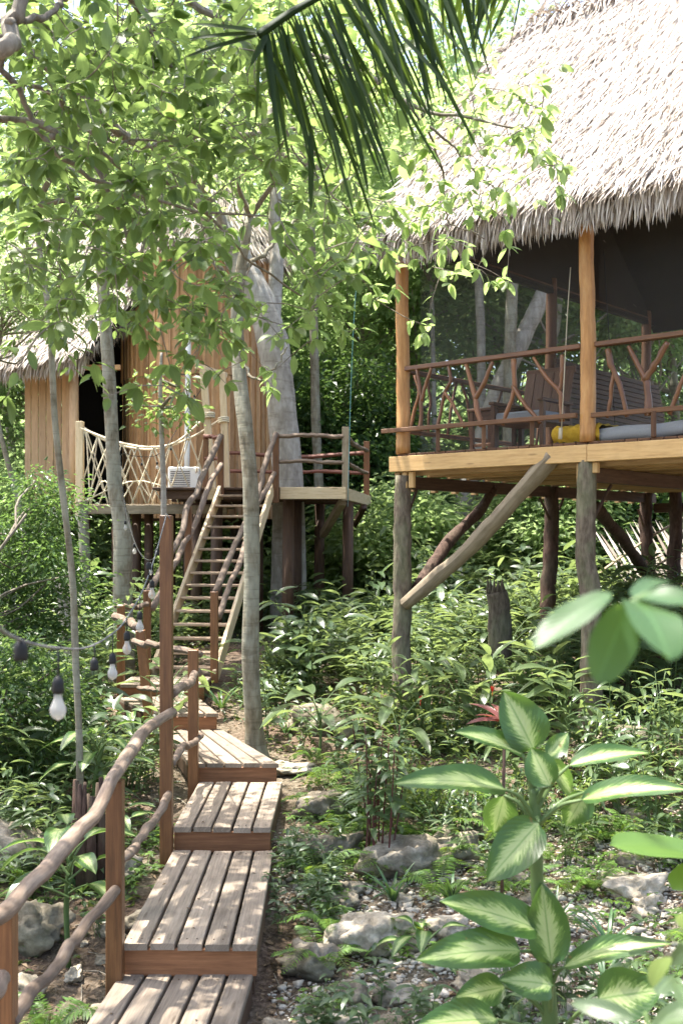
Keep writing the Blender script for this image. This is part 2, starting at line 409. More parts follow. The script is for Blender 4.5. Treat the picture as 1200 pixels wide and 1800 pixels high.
def stone(name, c0, c1, c2, moss=.4):
    m, nt, b, out = mat(name)
    v = objmap(nt); n = noise_n(nt, v, 6, 8, .65); n2 = noise_n(nt, v, 2.2, 4, .6); n3 = noise_n(nt, v, 40, 4, .6)
    c = ramp(nt, n, [(.32, c0), (.5, c1), (.68, c2)])
    mo = ramp(nt, n2, [(.5, (0, 0, 0)), (.62, (1, 1, 1))])
    c = mixc(nt, mth(nt, 'MULTIPLY', mo, moss), c, (.09, .095, .055))
    c = mixc(nt, .35, c, ramp(nt, n3, [(.35, (.5, .5, .5)), (.6, (1, 1, 1))]), 'MULTIPLY')
    nt.links.new(c, b.inputs['Base Color']); b.inputs['Roughness'].default_value = .9; b.inputs['Specular IOR Level'].default_value = .2
    bump(nt, b, mth(nt, 'ADD', n, mth(nt, 'MULTIPLY', n3, .3)), .8, .03); return m
S = {}
S['lime'] = stone('limestone', (.10, .083, .056), (.235, .20, .148), (.41, .365, .285), .55)
S['pale'] = stone('pale_limestone', (.21, .175, .12), (.40, .345, .26), (.57, .51, .41), .3)
S['pebble'] = stone('pebbles', (.33, .28, .22), (.50, .45, .37), (.66, .61, .53), .05)
def soilmat():
    m, nt, b, out = mat('forest_soil')
    v = objmap(nt); n = noise_n(nt, v, 1.1, 6, .6); n2 = noise_n(nt, v, 26, 6, .7); n3 = noise_n(nt, v, 90, 3, .7)
    c = ramp(nt, n2, [(.3, (.055, .038, .026)), (.5, (.15, .105, .075)), (.64, (.26, .19, .14)), (.8, (.42, .35, .27))])
    c = mixc(nt, ramp(nt, n, [(.4, (0, 0, 0)), (.6, (.55, .55, .55))]), c, ramp(nt, n2, [(.35, (.10, .09, .055)), (.6, (.30, .27, .2))]))
    c = mixc(nt, .5, c, ramp(nt, n3, [(.35, (.45, .45, .45)), (.6, (1, 1, 1))]), 'MULTIPLY')
    nt.links.new(c, b.inputs['Base Color']); b.inputs['Roughness'].default_value = .95; b.inputs['Specular IOR Level'].default_value = .1
    bump(nt, b, mth(nt, 'ADD', n2, mth(nt, 'MULTIPLY', n3, .4)), .9, .04); return m
SOIL = soilmat()
def thatchmat(name, c0, c1, c2, tr=0):
    m, nt, b, out = mat(name)
    r = rndattr(nt); g = noise_n(nt, uvmap(nt, 9, 1.5), 2, 3, .6)
    f = mth(nt, 'ADD', mth(nt, 'MULTIPLY', r, .75), mth(nt, 'MULTIPLY', g, .3))
    c = ramp(nt, f, [(.08, c0), (.35, c1), (.85, c2)])
    lg = noise_n(nt, objmap(nt), .9, 5, .65)
    c = mixc(nt, .55, c, ramp(nt, lg, [(.35, (.55, .5, .44)), (.55, (1, 1, 1))]), 'MULTIPLY')
    nt.links.new(c, b.inputs['Base Color']); b.inputs['Roughness'].default_value = .75; b.inputs['Specular IOR Level'].default_value = .25
    return m
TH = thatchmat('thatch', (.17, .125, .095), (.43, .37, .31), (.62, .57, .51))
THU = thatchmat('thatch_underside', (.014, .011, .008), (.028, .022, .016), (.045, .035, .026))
ROPE = wood('rope_fibre', [(.5, .42, .28), (.64, .56, .4), (.74, .67, .5)], .9, 60, .6, knots=False, stain=.1)
CABLE = plain('black_cable', (.012, .012, .011), .55)
CABLEG = plain('grey_cable', (.13, .13, .135), .5)
def glassmat():
    m, nt, b, out = mat('frosted_bulb'); b.inputs['Base Color'].default_value = (.55, .54, .5, 1)
    b.inputs['Roughness'].default_value = .18; b.inputs['Subsurface Weight'].default_value = .0
    g = N(nt, 'BsdfTranslucent'); g.inputs[0].default_value = (.6, .58, .52, 1)
    t = N(nt, 'BsdfTransparent'); ms = N(nt, 'MixShader'); ms.inputs[0].default_value = .35
    ms2 = N(nt, 'MixShader'); ms2.inputs[0].default_value = .35
    nt.links.new(b.outputs[0], ms.inputs[1]); nt.links.new(g.outputs[0], ms.inputs[2])
    nt.links.new(ms.outputs[0], ms2.inputs[1]); nt.links.new(t.outputs[0], ms2.inputs[2]); nt.links.new(ms2.outputs[0], out.inputs[0]); return m
BULB = glassmat()
FIL = plain('amber_filament', (.7, .35, .06), .5)
def netmat():
    m, nt, b, out = mat('mosquito_net'); b.inputs['Base Color'].default_value = (.07, .07, .065, 1); b.inputs['Roughness'].default_value = .8
    t = N(nt, 'BsdfTransparent'); ms = N(nt, 'MixShader'); ms.inputs[0].default_value = .80
    nt.links.new(b.outputs[0], ms.inputs[1]); nt.links.new(t.outputs[0], ms.inputs[2]); nt.links.new(ms.outputs[0], out.inputs[0]); return m
NET = netmat()
WHITE = plain('white_paint', (.72, .73, .71), .45, .4, nz=.06)
INSHADE = plain('interior_shade', (.02, .018, .016), .9)  # near-black colour stands in for the shade inside the doorway
GREYC = plain('grey_fabric', (.30, .31, .32), .9, .1, nz=.15, ns=60)
YELC = plain('mustard_wool', (.42, .27, .035), .95, .1, nz=.4, ns=90)
REDF = plain('red_flower', (.65, .05, .02), .5)
STEEL = plain('steel', (.5, .5, .5), .35, .5, 1)

# ------------------------------------------------------------ ground: one sheet to the horizon
def axis(lo, hi, step, far):
    a = np.arange(lo, hi + step / 2, step)
    k = np.array([.4, .9, 1.7, 3, 5, 8, 13, 21, 34, 55, 90]); k = k[k < far]
    return np.concatenate([lo - k[::-1], a, hi + k])
xs = axis(-6, 7, .085, 200); ys = axis(-4, 20, .085, 200)
X, Y = np.meshgrid(xs, ys); Z = gz(X, Y)
rocky = np.clip(1 - np.abs(X - 1.2) / 2.6, 0, 1) * np.clip((Y - 4) / 1., 0, 1) * np.clip((11.5 - Y) / 2, 0, 1)
Z = Z + .05 * fbm(X * 7, Y * 7) * (.6 + rocky)
g = G(); V = np.stack([X, Y, Z], -1).reshape(-1, 3); nx = len(xs)
i = (np.arange(len(ys) - 1)[:, None] * nx + np.arange(nx - 1)[None]); q = np.stack([i, i + 1, i + nx + 1, i + nx], -1).reshape(-1, 4)
g.add(V, [q], 0, V[:, :2]); tag(g.build('ground', SOIL), kind='structure')

# ------------------------------------------------------------ boardwalk
PLANKS = []
def quad_platform(label, c, z, n=5, th=.045, riser=.17, joist=True):
    """c: front-left, front-right, back-right, back-left in plan; boards run front to back."""
    fl, fr, br, bl = [np.array([*p, 0.]) for p in c]; z = ZC + z
    ctr = (fl + fr + br + bl) / 4; e = thing('walkway_platform', label, 'walkway step', (ctr[0], ctr[1], z), 'boardwalk steps of weathered planks')
    for k in range(n):
        f0 = (k + .5) / n
        a = fl + (fr - fl) * f0; b = bl + (br - bl) * f0
        w = (np.linalg.norm(fr - fl) + np.linalg.norm(br - bl)) / 2 / n
        dd = nrmz(b - a); perp = abs(dd[0] * 0 + dd[1] * 1)
        gg = G(); j = random.uniform(-.012, .014); w1 = w * max(perp, .8) - .016
        zz = z - th / 2 + random.uniform(-.002, .003)
        # each board is a sheared prism so that its ends follow the platform's front and back edge
        A0 = fl + (fr - fl) * (k / n); A1 = fl + (fr - fl) * ((k + 1) / n); C0 = bl + (br - bl) * (k / n); C1 = bl + (br - bl) * ((k + 1) / n)
        gp = .011; s_ = nrmz(fr - fl); s2 = nrmz(br - bl)
        A0 = A0 + s_ * gp; A1 = A1 - s_ * gp; C0 = C0 + s2 * gp; C1 = C1 - s2 * gp
        A0 = A0 - dd * (.02 + j); A1 = A1 - dd * (.02 + j + random.uniform(-.004, .004)); C0 = C0 + dd * random.uniform(-.02, .01); C1 = C1 + dd * random.uniform(-.02, .01)
        nn = 15; Vv = []; uv = []; u0 = random.random() * 9
        ch = .006
        for q_ in range(nn):
            t = q_ / (nn - 1); l = A0 + (C0 - A0) * t; r = A1 + (C1 - A1) * t; s3 = nrmz(r - l)
            wv = (fbm(np.array([t * 5 + u0 * 3]), np.array([u0]))[0]) * .006
            l = l + s3 * wv; r = r + s3 * wv * .6
            endk = .004 if q_ in (0, nn - 1) else 0
            ww = np.linalg.norm(r - l)
            for (off, zo, vv) in ((0, -th / 2, 0), (0, th / 2 - ch - endk, .04), (ch, th / 2 - endk, .05), (ww / 2, th / 2 - endk + .001, .05 + ww / 2), (ww - ch, th / 2 - endk, .05 + ww), (ww, th / 2 - ch - endk, .06 + ww), (ww, -th / 2, .1 + ww)):
                Vv.append(l + s3 * off + np.array([0, 0, zz + zo + wv * .3])); uv.append((t * np.linalg.norm(C0 - A0) + u0, vv + u0))
        fs = []
        for q_ in range(nn - 1):
            for i_ in range(7):
                jn = (i_ + 1) % 7; fs.append((q_ * 7 + i_, q_ * 7 + jn, (q_ + 1) * 7 + jn, (q_ + 1) * 7 + i_))
        gg.add(Vv, [np.array(fs)[:, ::-1], np.arange(7), np.arange(7)[::-1] + (nn - 1) * 7], 0, uv, random.random(), smooth=False)
        for t_ in (.04, .5, .95):
            for f_ in (.28, .72):
                l = A0 + (C0 - A0) * t_; r = A1 + (C1 - A1) * t_; c_ = l + (r - l) * f_ + np.array([random.uniform(-.006, .006), 0, z - .0022])
                gg.tube([c_, c_ + [0, 0, .0035]], .0048, 7, 1)
        gg.build('plank', [W['plank'], W['dark']], e)
        PLANKS.append((A0, A1, C0, C1, z))
    ins = nrmz((bl + br) - (fl + fr)) * .03
    r0 = fl + ins + nrmz(fr - fl) * .012; r1 = fr + ins - nrmz(fr - fl) * .012
    G().beam(r0 + [0, 0, z - th - riser / 2 - .003], r1 + [0, 0, z - th - riser / 2 - .003], .035, riser).build('riser', W['riser'], e)
    for (p, q_) in ((fl, bl), (fr, br)):
        o_ = nrmz(ctr - (p + q_) / 2) * .03
        G().beam(p + o_ + ins * 2.2 + [0, 0, z - th - .075], q_ + o_ - ins + [0, 0, z - th - .075], .035, .14).build('side_beam', W['dark'], e)
        for f0 in (.12, .85):
            m = p + (q_ - p) * f0 + o_ * 2.6
            G().beam((m[0], m[1], float(gz(m[0], m[1])) - .2), (m[0], m[1], z - th - .004), .08, .08).build('support_post', W['dark'], e)
    return e
def X_(px, d): return (px - 600) / F * d
quad_platform('lowest plank walkway step at the bottom edge of the photo', [(-1.52, 4.9), (-.62, 4.9), (-.54, 6.93), (-1.385, 6.93)], -2.70)
quad_platform('long plank walkway step with the second handrail post at its front corner', [(-1.365, 6.9), (-.515, 6.9), (-.54, 8.96), (-1.37, 8.96)], -2.50)
quad_platform('short plank walkway step just in front of the diagonal platform', [(-1.375, 9.04), (-.565, 9.04), (-.56, 10.72), (-1.385, 10.72)], -2.33)
quad_platform('diagonal plank walkway step beside the slender tree base', [(-1.50, 10.84), (-.612, 10.84), (-1.38, 12.8), (-2.06, 12.8)], -2.17)
quad_platform('narrow plank walkway step behind the diagonal one', [(-2.20, 12.74), (-1.41, 12.74), (-1.85, 14.2), (-2.84, 14.02)], -1.98)
quad_platform('small plank landing at the foot of the ladder staircase', [(-2.83, 14.14), (-1.74, 14.14), (-1.74, 14.95), (-2.83, 14.95)], -1.83, n=4)

# ------------------------------------------------------------ walkway handrails (crooked peeled branches on square posts)
def crook(pts, r0, r1=None, n=26, amp=.012, seed=0, sides=12):
    p = spline(pts, n); rs = np.random.default_rng(seed); r1 = r1 or r0
    w = np.cumsum(rs.normal(0, 1, (n, 3)), 0); w = w - np.linspace(0, 1, n)[:, None] * w[-1]
    p = p + w * amp / 3 * np.sin(np.linspace(0, math.pi, n))[:, None]
    rad = np.linspace(r0, r1, n) * (1 + .07 * np.sin(np.linspace(0, 17, n) + rs.random() * 6) + rs.normal(0, .025, n))
    return p, rad
def sqpost(x, y, z0, z1, w, parent, m=None, lean=(0, 0), name='post'):
    return G().beam((x + lean[0], y + lean[1], z0), (x, y, z1), w, w, up=(0, 1, 0)).build(name, m or W['post'], parent)
h1 = thing('handrail', 'crooked peeled branch handrail on square posts along the lower walkway', 'handrail', (-1.47, 6.8, float(gz(-1.47, 6.8))), 'branch handrails along the boardwalk')
sqpost(X_(8, 5.0), 5.0, 0.0, P(0, 1605, 5.0)[2], .1, h1)
sqpost(X_(203, 6.85), 6.85, -.1, P(0, 1371, 6.85)[2], .1, h1)
sqpost(X_(340, 10.72), 10.72, .3, P(0, 1142, 10.72)[2], .095, h1)
for k, (pts, r) in enumerate([
    ([P(-60, 1640, 4.2), P(6, 1600, 4.9), P(50, 1540, 5.3), P(115, 1470, 5.9), P(170, 1420, 6.4), P(200, 1365, 6.8), P(243, 1308, 7.6), P(275, 1270, 8.3), P(303, 1252, 8.95)], .042),
    ([P(-50, 1780, 4.2), P(4, 1720, 4.75)], .036),
    ([P(20, 1800, 5.0), P(60, 1735, 5.4), P(118, 1668, 5.9), P(165, 1610, 6.4), P(203, 1565, 6.78)], .034),
    ([P(212, 1513, 6.95), P(238, 1482, 7.4), P(270, 1447, 8.1), P(297, 1396, 8.85)], .032),
    ([P(302, 1219, 9.05), P(325, 1200, 9.8), P(347, 1184, 10.7), P(350, 1183, 10.9)], .040),
    ([P(302, 1342, 9.05), P(322, 1318, 9.8), P(340, 1306, 10.5), P(353, 1293, 10.85)], .032)]):
    p, rad = crook(pts, r, seed=k + 3, amp=.03)
    G().tube(p, rad, 12, 0, wob=.02).build('rail', W['rail'], h1)
h2 = thing('handrail', 'short crooked branch handrail on a leaning post near the ladder foot', 'handrail', (-2.27, 12.5, float(gz(-2.27, 12.5))), 'branch handrails along the boardwalk')
a = P(270, 1281, 12.4); b = P(247, 1108, 12.4); G().beam((a[0], a[1], a[2] - .35), b, .1, .1, up=(0, 1, 0)).build('post', W['post'], h2)
sqpost(X_(213, 14.3), 14.3, .7, P(0, 1064, 14.3)[2], .09, h2)
for k, (pts, r) in enumerate([
    ([P(236, 1127, 12.3), P(262, 1134, 11.9), P(300, 1142, 11.4), P(351, 1150, 10.8)], .036),
    ([P(244, 1209, 12.35), P(270, 1216, 11.8), P(303, 1228, 11.4), P(338, 1244, 10.85)], .028),
    ([P(203, 1084, 14.2), P(222, 1092, 13.4), P(240, 1102, 12.5)], .05),
    ([P(202, 1065, 14.5), P(235, 1064, 14.7), P(260, 1062, 14.9)], .034)]):
    p, rad = crook(pts, r, seed=k + 23, amp=.03)
    G().tube(p, rad, 10, 0, wob=.02).build('rail', W['rail'], h2)
tp = thing('lamp_post', 'tall square varnished post carrying the string of bulbs', 'post', (X_(293, 9.0), 9.0, .3))
sqpost(X_(293, 9.0), 9.0, .2, P(0, 906, 9.0)[2], .098, tp)
G().tube([P(288, 912, 8.94), P(293, 903, 8.9), P(299, 912, 8.94)], .004, 6).build('hook', STEEL, tp)

# ------------------------------------------------------------ ladder staircase
st = thing('ladder_staircase', 'steep open pale timber staircase climbing to the round hut deck', 'staircase', (-2.13, 14.9, ZC - 1.85))
b0 = np.array([-2.13, 15.0, ZC - 1.83]); b1 = np.array([-1.60, 18.7, ZC + .86]); sw = .44
dirs = b1 - b0; side = nrmz(np.cross(dirs, [0, 0, 1.]))
for sg in (-1, 1):
    G().beam(b0 + side * sg * sw, b1 + side * sg * sw, .05, .21, up=(0, 0, 1)).build('stringer', W['pale'], st)
for k in range(15):
    p = b0 + dirs * ((k + .55) / 15.2)
    G().beam(p - side * (sw - .028) + [0, 0, 0], p + side * (sw - .028), .235, .034).build('tread', W['tread'], st)
def stpost(px, y0, y1, d, w=.1):
    a = P(px, y1, d); b = P(px, y0, d); G().beam(a, b, w, w, up=(0, 1, 0)).build('post', W['post'], st)
stpost(377, 1040, 1200, 14.95); stpost(259, 1038, 1190, 15.0, .095); stpost(331, 890, 1017, 17.1)
stpost(485, 762, 884, 18.7, .105); stpost(388, 764, 874, 18.72, .1); stpost(362, 764, 864, 19.0, .09)
for k, (pts, r) in enumerate([
    ([P(388, 766, 18.6), P(362, 825, 17.8), P(330, 897, 17.0), P(298, 970, 16.2), P(259, 1044, 15.1)], .048),
    ([P(389, 816, 18.55), P(362, 868, 17.8), P(330, 950, 17.0), P(300, 1010, 16.2), P(268, 1070, 15.2)], .044),
    ([P(485, 762, 18.6), P(468, 810, 18.1), P(452, 868, 17.6), P(420, 938, 16.6), P(379, 1042, 15.0)], .046),
    ([P(482, 832, 18.6), P(466, 868, 18.0), P(440, 945, 17.2), P(410, 1015, 16.1), P(384, 1085, 15.1)], .042)]):
    p, rad = crook(pts, r, seed=k + 40, amp=.05)
    G().tube(p, rad, 10, 0, wob=.02).build('handrail', W['rail'], st)

# ------------------------------------------------------------ round hut deck
zt = ZC + .90
pf = thing('hut_deck', 'wooden deck with branch railing built around the big pale tree', 'deck', (-1.2, 20, zt))
def deckboards(x0, x1, y0, y1, z, parent, m, w=.14, th=.04):
    y = y0
    while y < y1 - .02:
        G().beam((x0, y + w / 2, z - th / 2), (x1, y + w / 2, z - th / 2), w - .012, th).build('deck_board', m, parent); y += w
deckboards(-3.2, .05, 18.78, 22.3, zt, pf, W['dark'], .18)
def dbeam(a, b, w, h, m, name='beam'): return G().beam(a, b, w, h).build(name, m, pf)
dbeam((X_(492, 18.74), 18.75, zt - .1), (X_(608, 18.74), 18.75, zt - .1), .045, .2, W['pale'], 'fascia')
dbeam((X_(360, 18.74), 18.76, zt - .11), (X_(392, 18.74), 18.76, zt - .11), .045, .2, W['pale'], 'fascia')
dbeam((X_(608, 18.8), 18.82, zt - .11), (X_(650, 22.2), 22.2, zt - .11), .045, .2, W['pale'], 'fascia')
for yy in (18.95, 20.3, 21.8): dbeam((-3.1, yy, zt - .12), (.04 + (yy - 18.8) * .13, yy, zt - .12), .08, .15, W['dark'], 'joist')
for px, d in ((505, 19.2), (520, 20.2), (560, 21.5), (610, 20.0), (452, 20.2), (345, 20.2), (380, 19.4)):
    x = X_(px, d); G().tube([(x, d, float(gz(x, d)) - .3), (x + .02, d, zt - .2)], [.11, .1], 10, wob=.03).build('support_post', W['dark'], pf)
G().beam(P(567, 940, 20.6), P(602, 882, 19.0), .12, .12).build('brace', W['log'], pf)
G().beam(P(618, 930, 22.0), P(640, 890, 21.2), .10, .10).build('brace', W['dark'], pf)
for px, y0, y1, d, m in ((607, 751, 880, 18.8, 'log'), (644, 776, 890, 22.1, 'riser')):
    G().beam(P(px, y1, d), P(px, y0, d), .115, .115, up=(0, 1, 0)).build('railing_post', W[m], pf)
for k, (pts, r) in enumerate([
    ([P(487, 767, 18.7), P(545, 768, 18.7), P(603, 767, 18.76)], .036), ([P(487, 812, 18.7), P(545, 812, 18.7), P(603, 813, 18.76)], .032),
    ([P(612, 770, 18.9), P(628, 784, 20.4), P(645, 792, 22.0)], .04), ([P(612, 815, 18.9), P(628, 825, 20.4), P(645, 831, 22.0)], .036),
    ([P(404, 796, 22.1), P(475, 797, 22.1), P(560, 798, 22.1), P(644, 796, 22.1)], .04),
    ([P(404, 828, 22.1), P(475, 829, 22.1), P(560, 829, 22.1), P(644, 832, 22.1)], .036),
    ([P(360, 767, 18.95), P(385, 767, 18.75)], .034), ([P(362, 806, 18.95), P(386, 807, 18.75)], .03)]):
    p, rad = crook(pts, r, seed=k + 60, amp=.03, n=16)
    G().tube(p, rad, 8, 0, wob=.02).build('rail', W['railred'] if k in (4, 5, 6, 7) else W['rail'], pf)

# rope bridge on the left of the stairs
rb = thing('rope_bridge', 'small plank bridge with knotted rope netting in front of the hut', 'bridge', P(250, 890, 20.3))
xa, xb = X_(135, 20.3), X_(398, 20.0)
deckboards(xa, xb, 20.2, 21.5, ZC + .66, rb, W['log'], .2, .05)
G().beam((xa, 20.12, ZC + .56), (xb, 20.12, ZC + .56), .05, .16).build('fascia', W['log'], rb)
G().beam(P(141, 915, 20.1), P(141, 741, 20.1), .13, .13, up=(0, 1, 0)).build('bridge_post', W['pale'], rb)
G().beam(P(375, 870, 19.9), P(357, 645, 19.9), .12, .12, up=(0, 1, 0)).build('bridge_post', W['pale'], rb)
G().beam(P(399, 862, 20.3), P(391, 655, 20.3), .12, .12, up=(0, 1, 0)).build('bridge_post', W['pale'], rb)
G().beam(P(345, 643, 19.8), P(398, 660, 20.4), .07, .09).build('crossbar', W['pale'], rb)
for px in (150, 205, 262, 330, 240, 300):
    x = X_(px, 20.8); G().tube([(x, 20.8, float(gz(x, 20.8)) - .3), (x, 20.8, ZC + .6)], .09, 9, wob=.03).build('support_post', W['dark'], rb)
top1 = spline([P(141, 752, 20.05), P(180, 768, 20.05), P(215, 779, 20.05), P(262, 786, 20.0), P(310, 777, 19.95), P(362, 733, 19.9)], 26)
top2 = spline([P(145, 750, 21.4), P(190, 776, 21.4), P(262, 790, 21.3), P(330, 772, 20.9), P(392, 735, 20.4)], 26)
G().tube(top1, .022, 7).build('top_rope', ROPE, rb); G().tube(top2, .022, 7).build('top_rope', ROPE, rb)
for o_, c_ in ((P(368, 729, 19.85), .09), (P(393, 737, 20.3), .09)):
    for zz in (-.05, -.015, .02):
        an = np.linspace(0, 6.6, 14); G().tube(np.stack([o_[0] + c_ * np.cos(an), o_[1] + c_ * np.sin(an), o_[2] + zz + .01 * np.sin(an * 1.5)], 1), .02, 6).build('rope_wrap', ROPE, rb)
for tp_, yy in ((top1, 20.1), (top2, 21.4)):
    for k in range(0, 22, 3):
        for dx in (-.42, .42):
            a_ = tp_[k + 1]; bx = min(max(a_[0] + dx, xa), xb)
            pts = spline([a_, (a_ + np.array([bx, yy, ZC + .68])) / 2 + rng.normal(0, .02, 3), (bx, yy, ZC + .68)], 7)
            G().tube(pts, .014, 5).build('net_rope', ROPE, rb)
for px0, px1 in ((160, 205), (215, 262), (150, 330)):
    G().tube(spline([P(px0, 880, 20.08), P((px0 + px1) / 2, 845, 20.08), P(px1, 872, 20.08)], 8), .013, 5).build('net_rope', ROPE, rb)

# ------------------------------------------------------------ left hut
hut = thing('round_hut', 'tall brown board hut with shaggy thatch eave and dark doorway', 'hut', (-3.4, 23.5, ZC + .5))
cx, cy, R_ = X_(350, 23.6), 23.9, 1.52
g = G(); gb = G()
zb0, zb1, zb2 = ZC + .45, ZC + 3.35, ZC + 6.05
for k in range(31):
    an = math.radians(180 + 180 * k / 30)
    for (q0, q1, rr) in ((zb0, zb1, R_), (zb1 + .01, zb2, R_ + .03)):
        x, y = cx + rr * 1.06 * math.cos(an), cy + rr * math.sin(an)
        nn = np.array([math.cos(an), math.sin(an), 0])
        g.beam((x, y, q0), (x, y, q1), .150, .02, up=nn, ch=.003)
        a2 = an + math.radians(3.0); x2, y2 = cx + (rr + .025) * 1.06 * math.cos(a2), cy + (rr + .025) * math.sin(a2)
        gb.beam((x2, y2, q0), (x2, y2, q1), .05, .04, up=(math.cos(a2), math.sin(a2), 0), ch=.004)
g.build('board_wall', W['hutwall'], hut); gb.build('batten', W['hutwall'], hut)
# left wing: wall boards, door pole, doorway
yw = 22.3
g = G(); x = X_(44, yw)
while x < X_(116, yw):
    w_ = random.uniform(.12, .16); g.beam((x + w_ / 2, yw, ZC + .68), (x + w_ / 2, yw, ZC + 3.7), w_ - .008, .022, up=(0, -1, 0)); x += w_
g.build('wing_wall', W['hutpale'], hut)
g = G(); x = X_(116, yw)
while x < X_(128, yw):
    g.beam((x + .05, yw - .02, ZC + .68), (x + .05, yw - .02, ZC + 3.75), .09, .04, up=(0, -1, 0)); x += .1
g.build('door_frame', W['hutpale'], hut)
G().tube([P(131, 900, 21.9), P(130, 640, 21.9)], [.10, .09], 12, wob=.02).build('door_pole', W['hutpale'], hut)
G().beam(P(140, 646, 22.0), P(212, 646, 22.0), .08, .1).build('lintel', W['hutwall'], hut)
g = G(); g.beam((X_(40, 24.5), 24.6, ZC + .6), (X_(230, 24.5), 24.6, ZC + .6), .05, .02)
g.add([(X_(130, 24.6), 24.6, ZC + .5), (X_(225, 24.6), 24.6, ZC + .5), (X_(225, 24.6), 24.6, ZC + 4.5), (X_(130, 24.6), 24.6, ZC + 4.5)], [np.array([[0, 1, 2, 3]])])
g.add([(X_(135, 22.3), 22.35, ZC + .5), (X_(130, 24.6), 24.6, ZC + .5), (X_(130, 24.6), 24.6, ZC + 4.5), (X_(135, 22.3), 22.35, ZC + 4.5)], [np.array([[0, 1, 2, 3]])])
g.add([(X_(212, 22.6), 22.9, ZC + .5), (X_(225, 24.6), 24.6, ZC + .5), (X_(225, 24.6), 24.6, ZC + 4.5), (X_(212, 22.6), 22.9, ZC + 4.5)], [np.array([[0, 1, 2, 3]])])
g.build('doorway_shade_sheets', INSHADE, hut)
g = G(); g.beam((X_(40, 22), 22.6, ZC + .6), (X_(215, 22), 22.6, ZC + .6), .9, .12)
for xx in (X_(60, 22.4), X_(120, 22.4), X_(205, 22.6), X_(300, 23), X_(420, 23.5)):
    g.tube([(xx, 22.9, .8), (xx, 22.9, ZC + .55)], .12, 10, wob=.04)
g.build('substructure', W['dark'], hut)
gs = G()
for (a0, a1) in ((185, 355),):
    an = np.radians(np.linspace(a0, a1, 24)); ring = np.stack([cx + R_ * .98 * np.cos(an), cy + R_ * .96 * np.sin(an), np.full(24, ZC + .44)], 1)
    gs.tube(ring, .06, 6)
gs.build('floor_ring', W['dark'], hut)

def thatch_patch(g, A, Bp, C, D, n, L=(.35, .6), Wd=.024, lift=.03, skew=.25, mat=0, fringe=0, fr_len=(.25, .45)):
    """A,B: eave left,right; C,D: ridge right,left. blades laid down the slope."""
    A, Bp, C, D = [np.asarray(v, float) for v in (A, Bp, C, D)]
    u = rng.random(n); v = rng.random(n) ** .95
    e = A + (Bp - A) * u[:, None]; r = D + (C - D) * u[:, None]
    p = e + (r - e) * v[:, None]; down = nrmz(e - r); al = nrmz(Bp - A)
    nn = nrmz(np.cross(al, -down)); nn[nn[:, 2] < 0] *= -1
    dr = nrmz(down + al * rng.normal(-skew * .4, skew, n)[:, None] + nn * rng.normal(.045, .06, n)[:, None])
    l = rng.uniform(L[0], L[1], n); p = p + nn * rng.uniform(0, lift, n)[:, None] * 1.5
    g.leaves(p, dr, nn + rng.normal(0, .35, (n, 3)), l, Wd * rng.uniform(.7, 1.4, n), mat, nseg=2, m=2, droop=rng.uniform(-.02, .14, n), fold=0, a=.25, b=.35)
    if fringe:
        u = rng.random(fringe); e = A + (Bp - A) * u[:, None]; r = D + (C - D) * u[:, None]; down = nrmz(e - r)
        nn = nrmz(np.cross(al, -down)); nn[nn[:, 2] < 0] *= -1
        p = e - down * rng.uniform(.0, .28, fringe)[:, None] - nn * rng.uniform(-.03, .13, fringe)[:, None]
        dr = nrmz(down * .75 + np.array([0, 0, -.55]) + al * rng.normal(-.08, .17, fringe)[:, None])
        g.leaves(p, dr, nn, rng.uniform(fr_len[0], fr_len[1], fringe), Wd * 1.25 * rng.uniform(.7, 1.3, fringe), mat, nseg=4, m=2, droop=rng.uniform(.1, .45, fringe), fold=0, a=.15, b=.4)
def slab(g, A, Bp, C, D, th, mat=0):
    A, Bp, C, D = [np.asarray(v, float) for v in (A, Bp, C, D)]
    nn = nrmz(np.cross(Bp - A, D - A)); nn = nn if nn[2] > 0 else -nn
    V = [A, Bp, C, D, A - nn * th, Bp - nn * th, C - nn * th, D - nn * th]
    g.add(V, [np.array([[0, 1, 2, 3], [7, 6, 5, 4], [0, 4, 5, 1], [1, 5, 6, 2], [2, 6, 7, 3], [3, 7, 4, 0]])], mat, np.array(V)[:, :2], .3, smooth=False)
# thatch roof of the left wing, a broad slope rising to the right
g = G(); gl = G()
eA, eB, rC, rD = P(-120, 650, 21.6), P(152, 612, 21.4), P(352, 405, 24.4), P(60, 380, 25.5)
slab(gl, eA - [0, 0, .1], eB - [0, 0, .1], rC - [0, 0, .1], rD - [0, 0, .1], .12)
thatch_patch(g, eA, eB, rC, rD, 12000, Wd=.03, fringe=1500, fr_len=(.3, .55))
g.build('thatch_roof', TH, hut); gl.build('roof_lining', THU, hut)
# rounded thatch shoulder above the door
g = G(); thatch_patch(g, P(150, 612, 21.4), P(235, 560, 23.0), P(352, 405, 24.4), P(345, 400, 24.4), 2500, Wd=.035, fringe=250); g.build('thatch_shoulder', TH, hut)
g = G(); gl = G(); ap = np.array([cx, cy, ZC + 8.6])
for k in range(14):
    a0, a1 = 2 * math.pi * k / 14, 2 * math.pi * (k + 1) / 14; q0, q1 = [np.array([cx + 1.72 * 1.06 * math.cos(a_), cy + 1.72 * math.sin(a_), ZC + 6.0]) for a_ in (a0, a1)]
    gl.add([q0, q1, ap], [np.array([[0, 1, 2]])], 0, smooth=False)
    thatch_patch(g, q0, q1, ap + (q1 - ap) * .02, ap + (q0 - ap) * .02, 800, Wd=.03, fringe=110, fr_len=(.15, .3))
g.build('thatch_roof', TH, hut); gl.build('roof_lining', THU, hut)
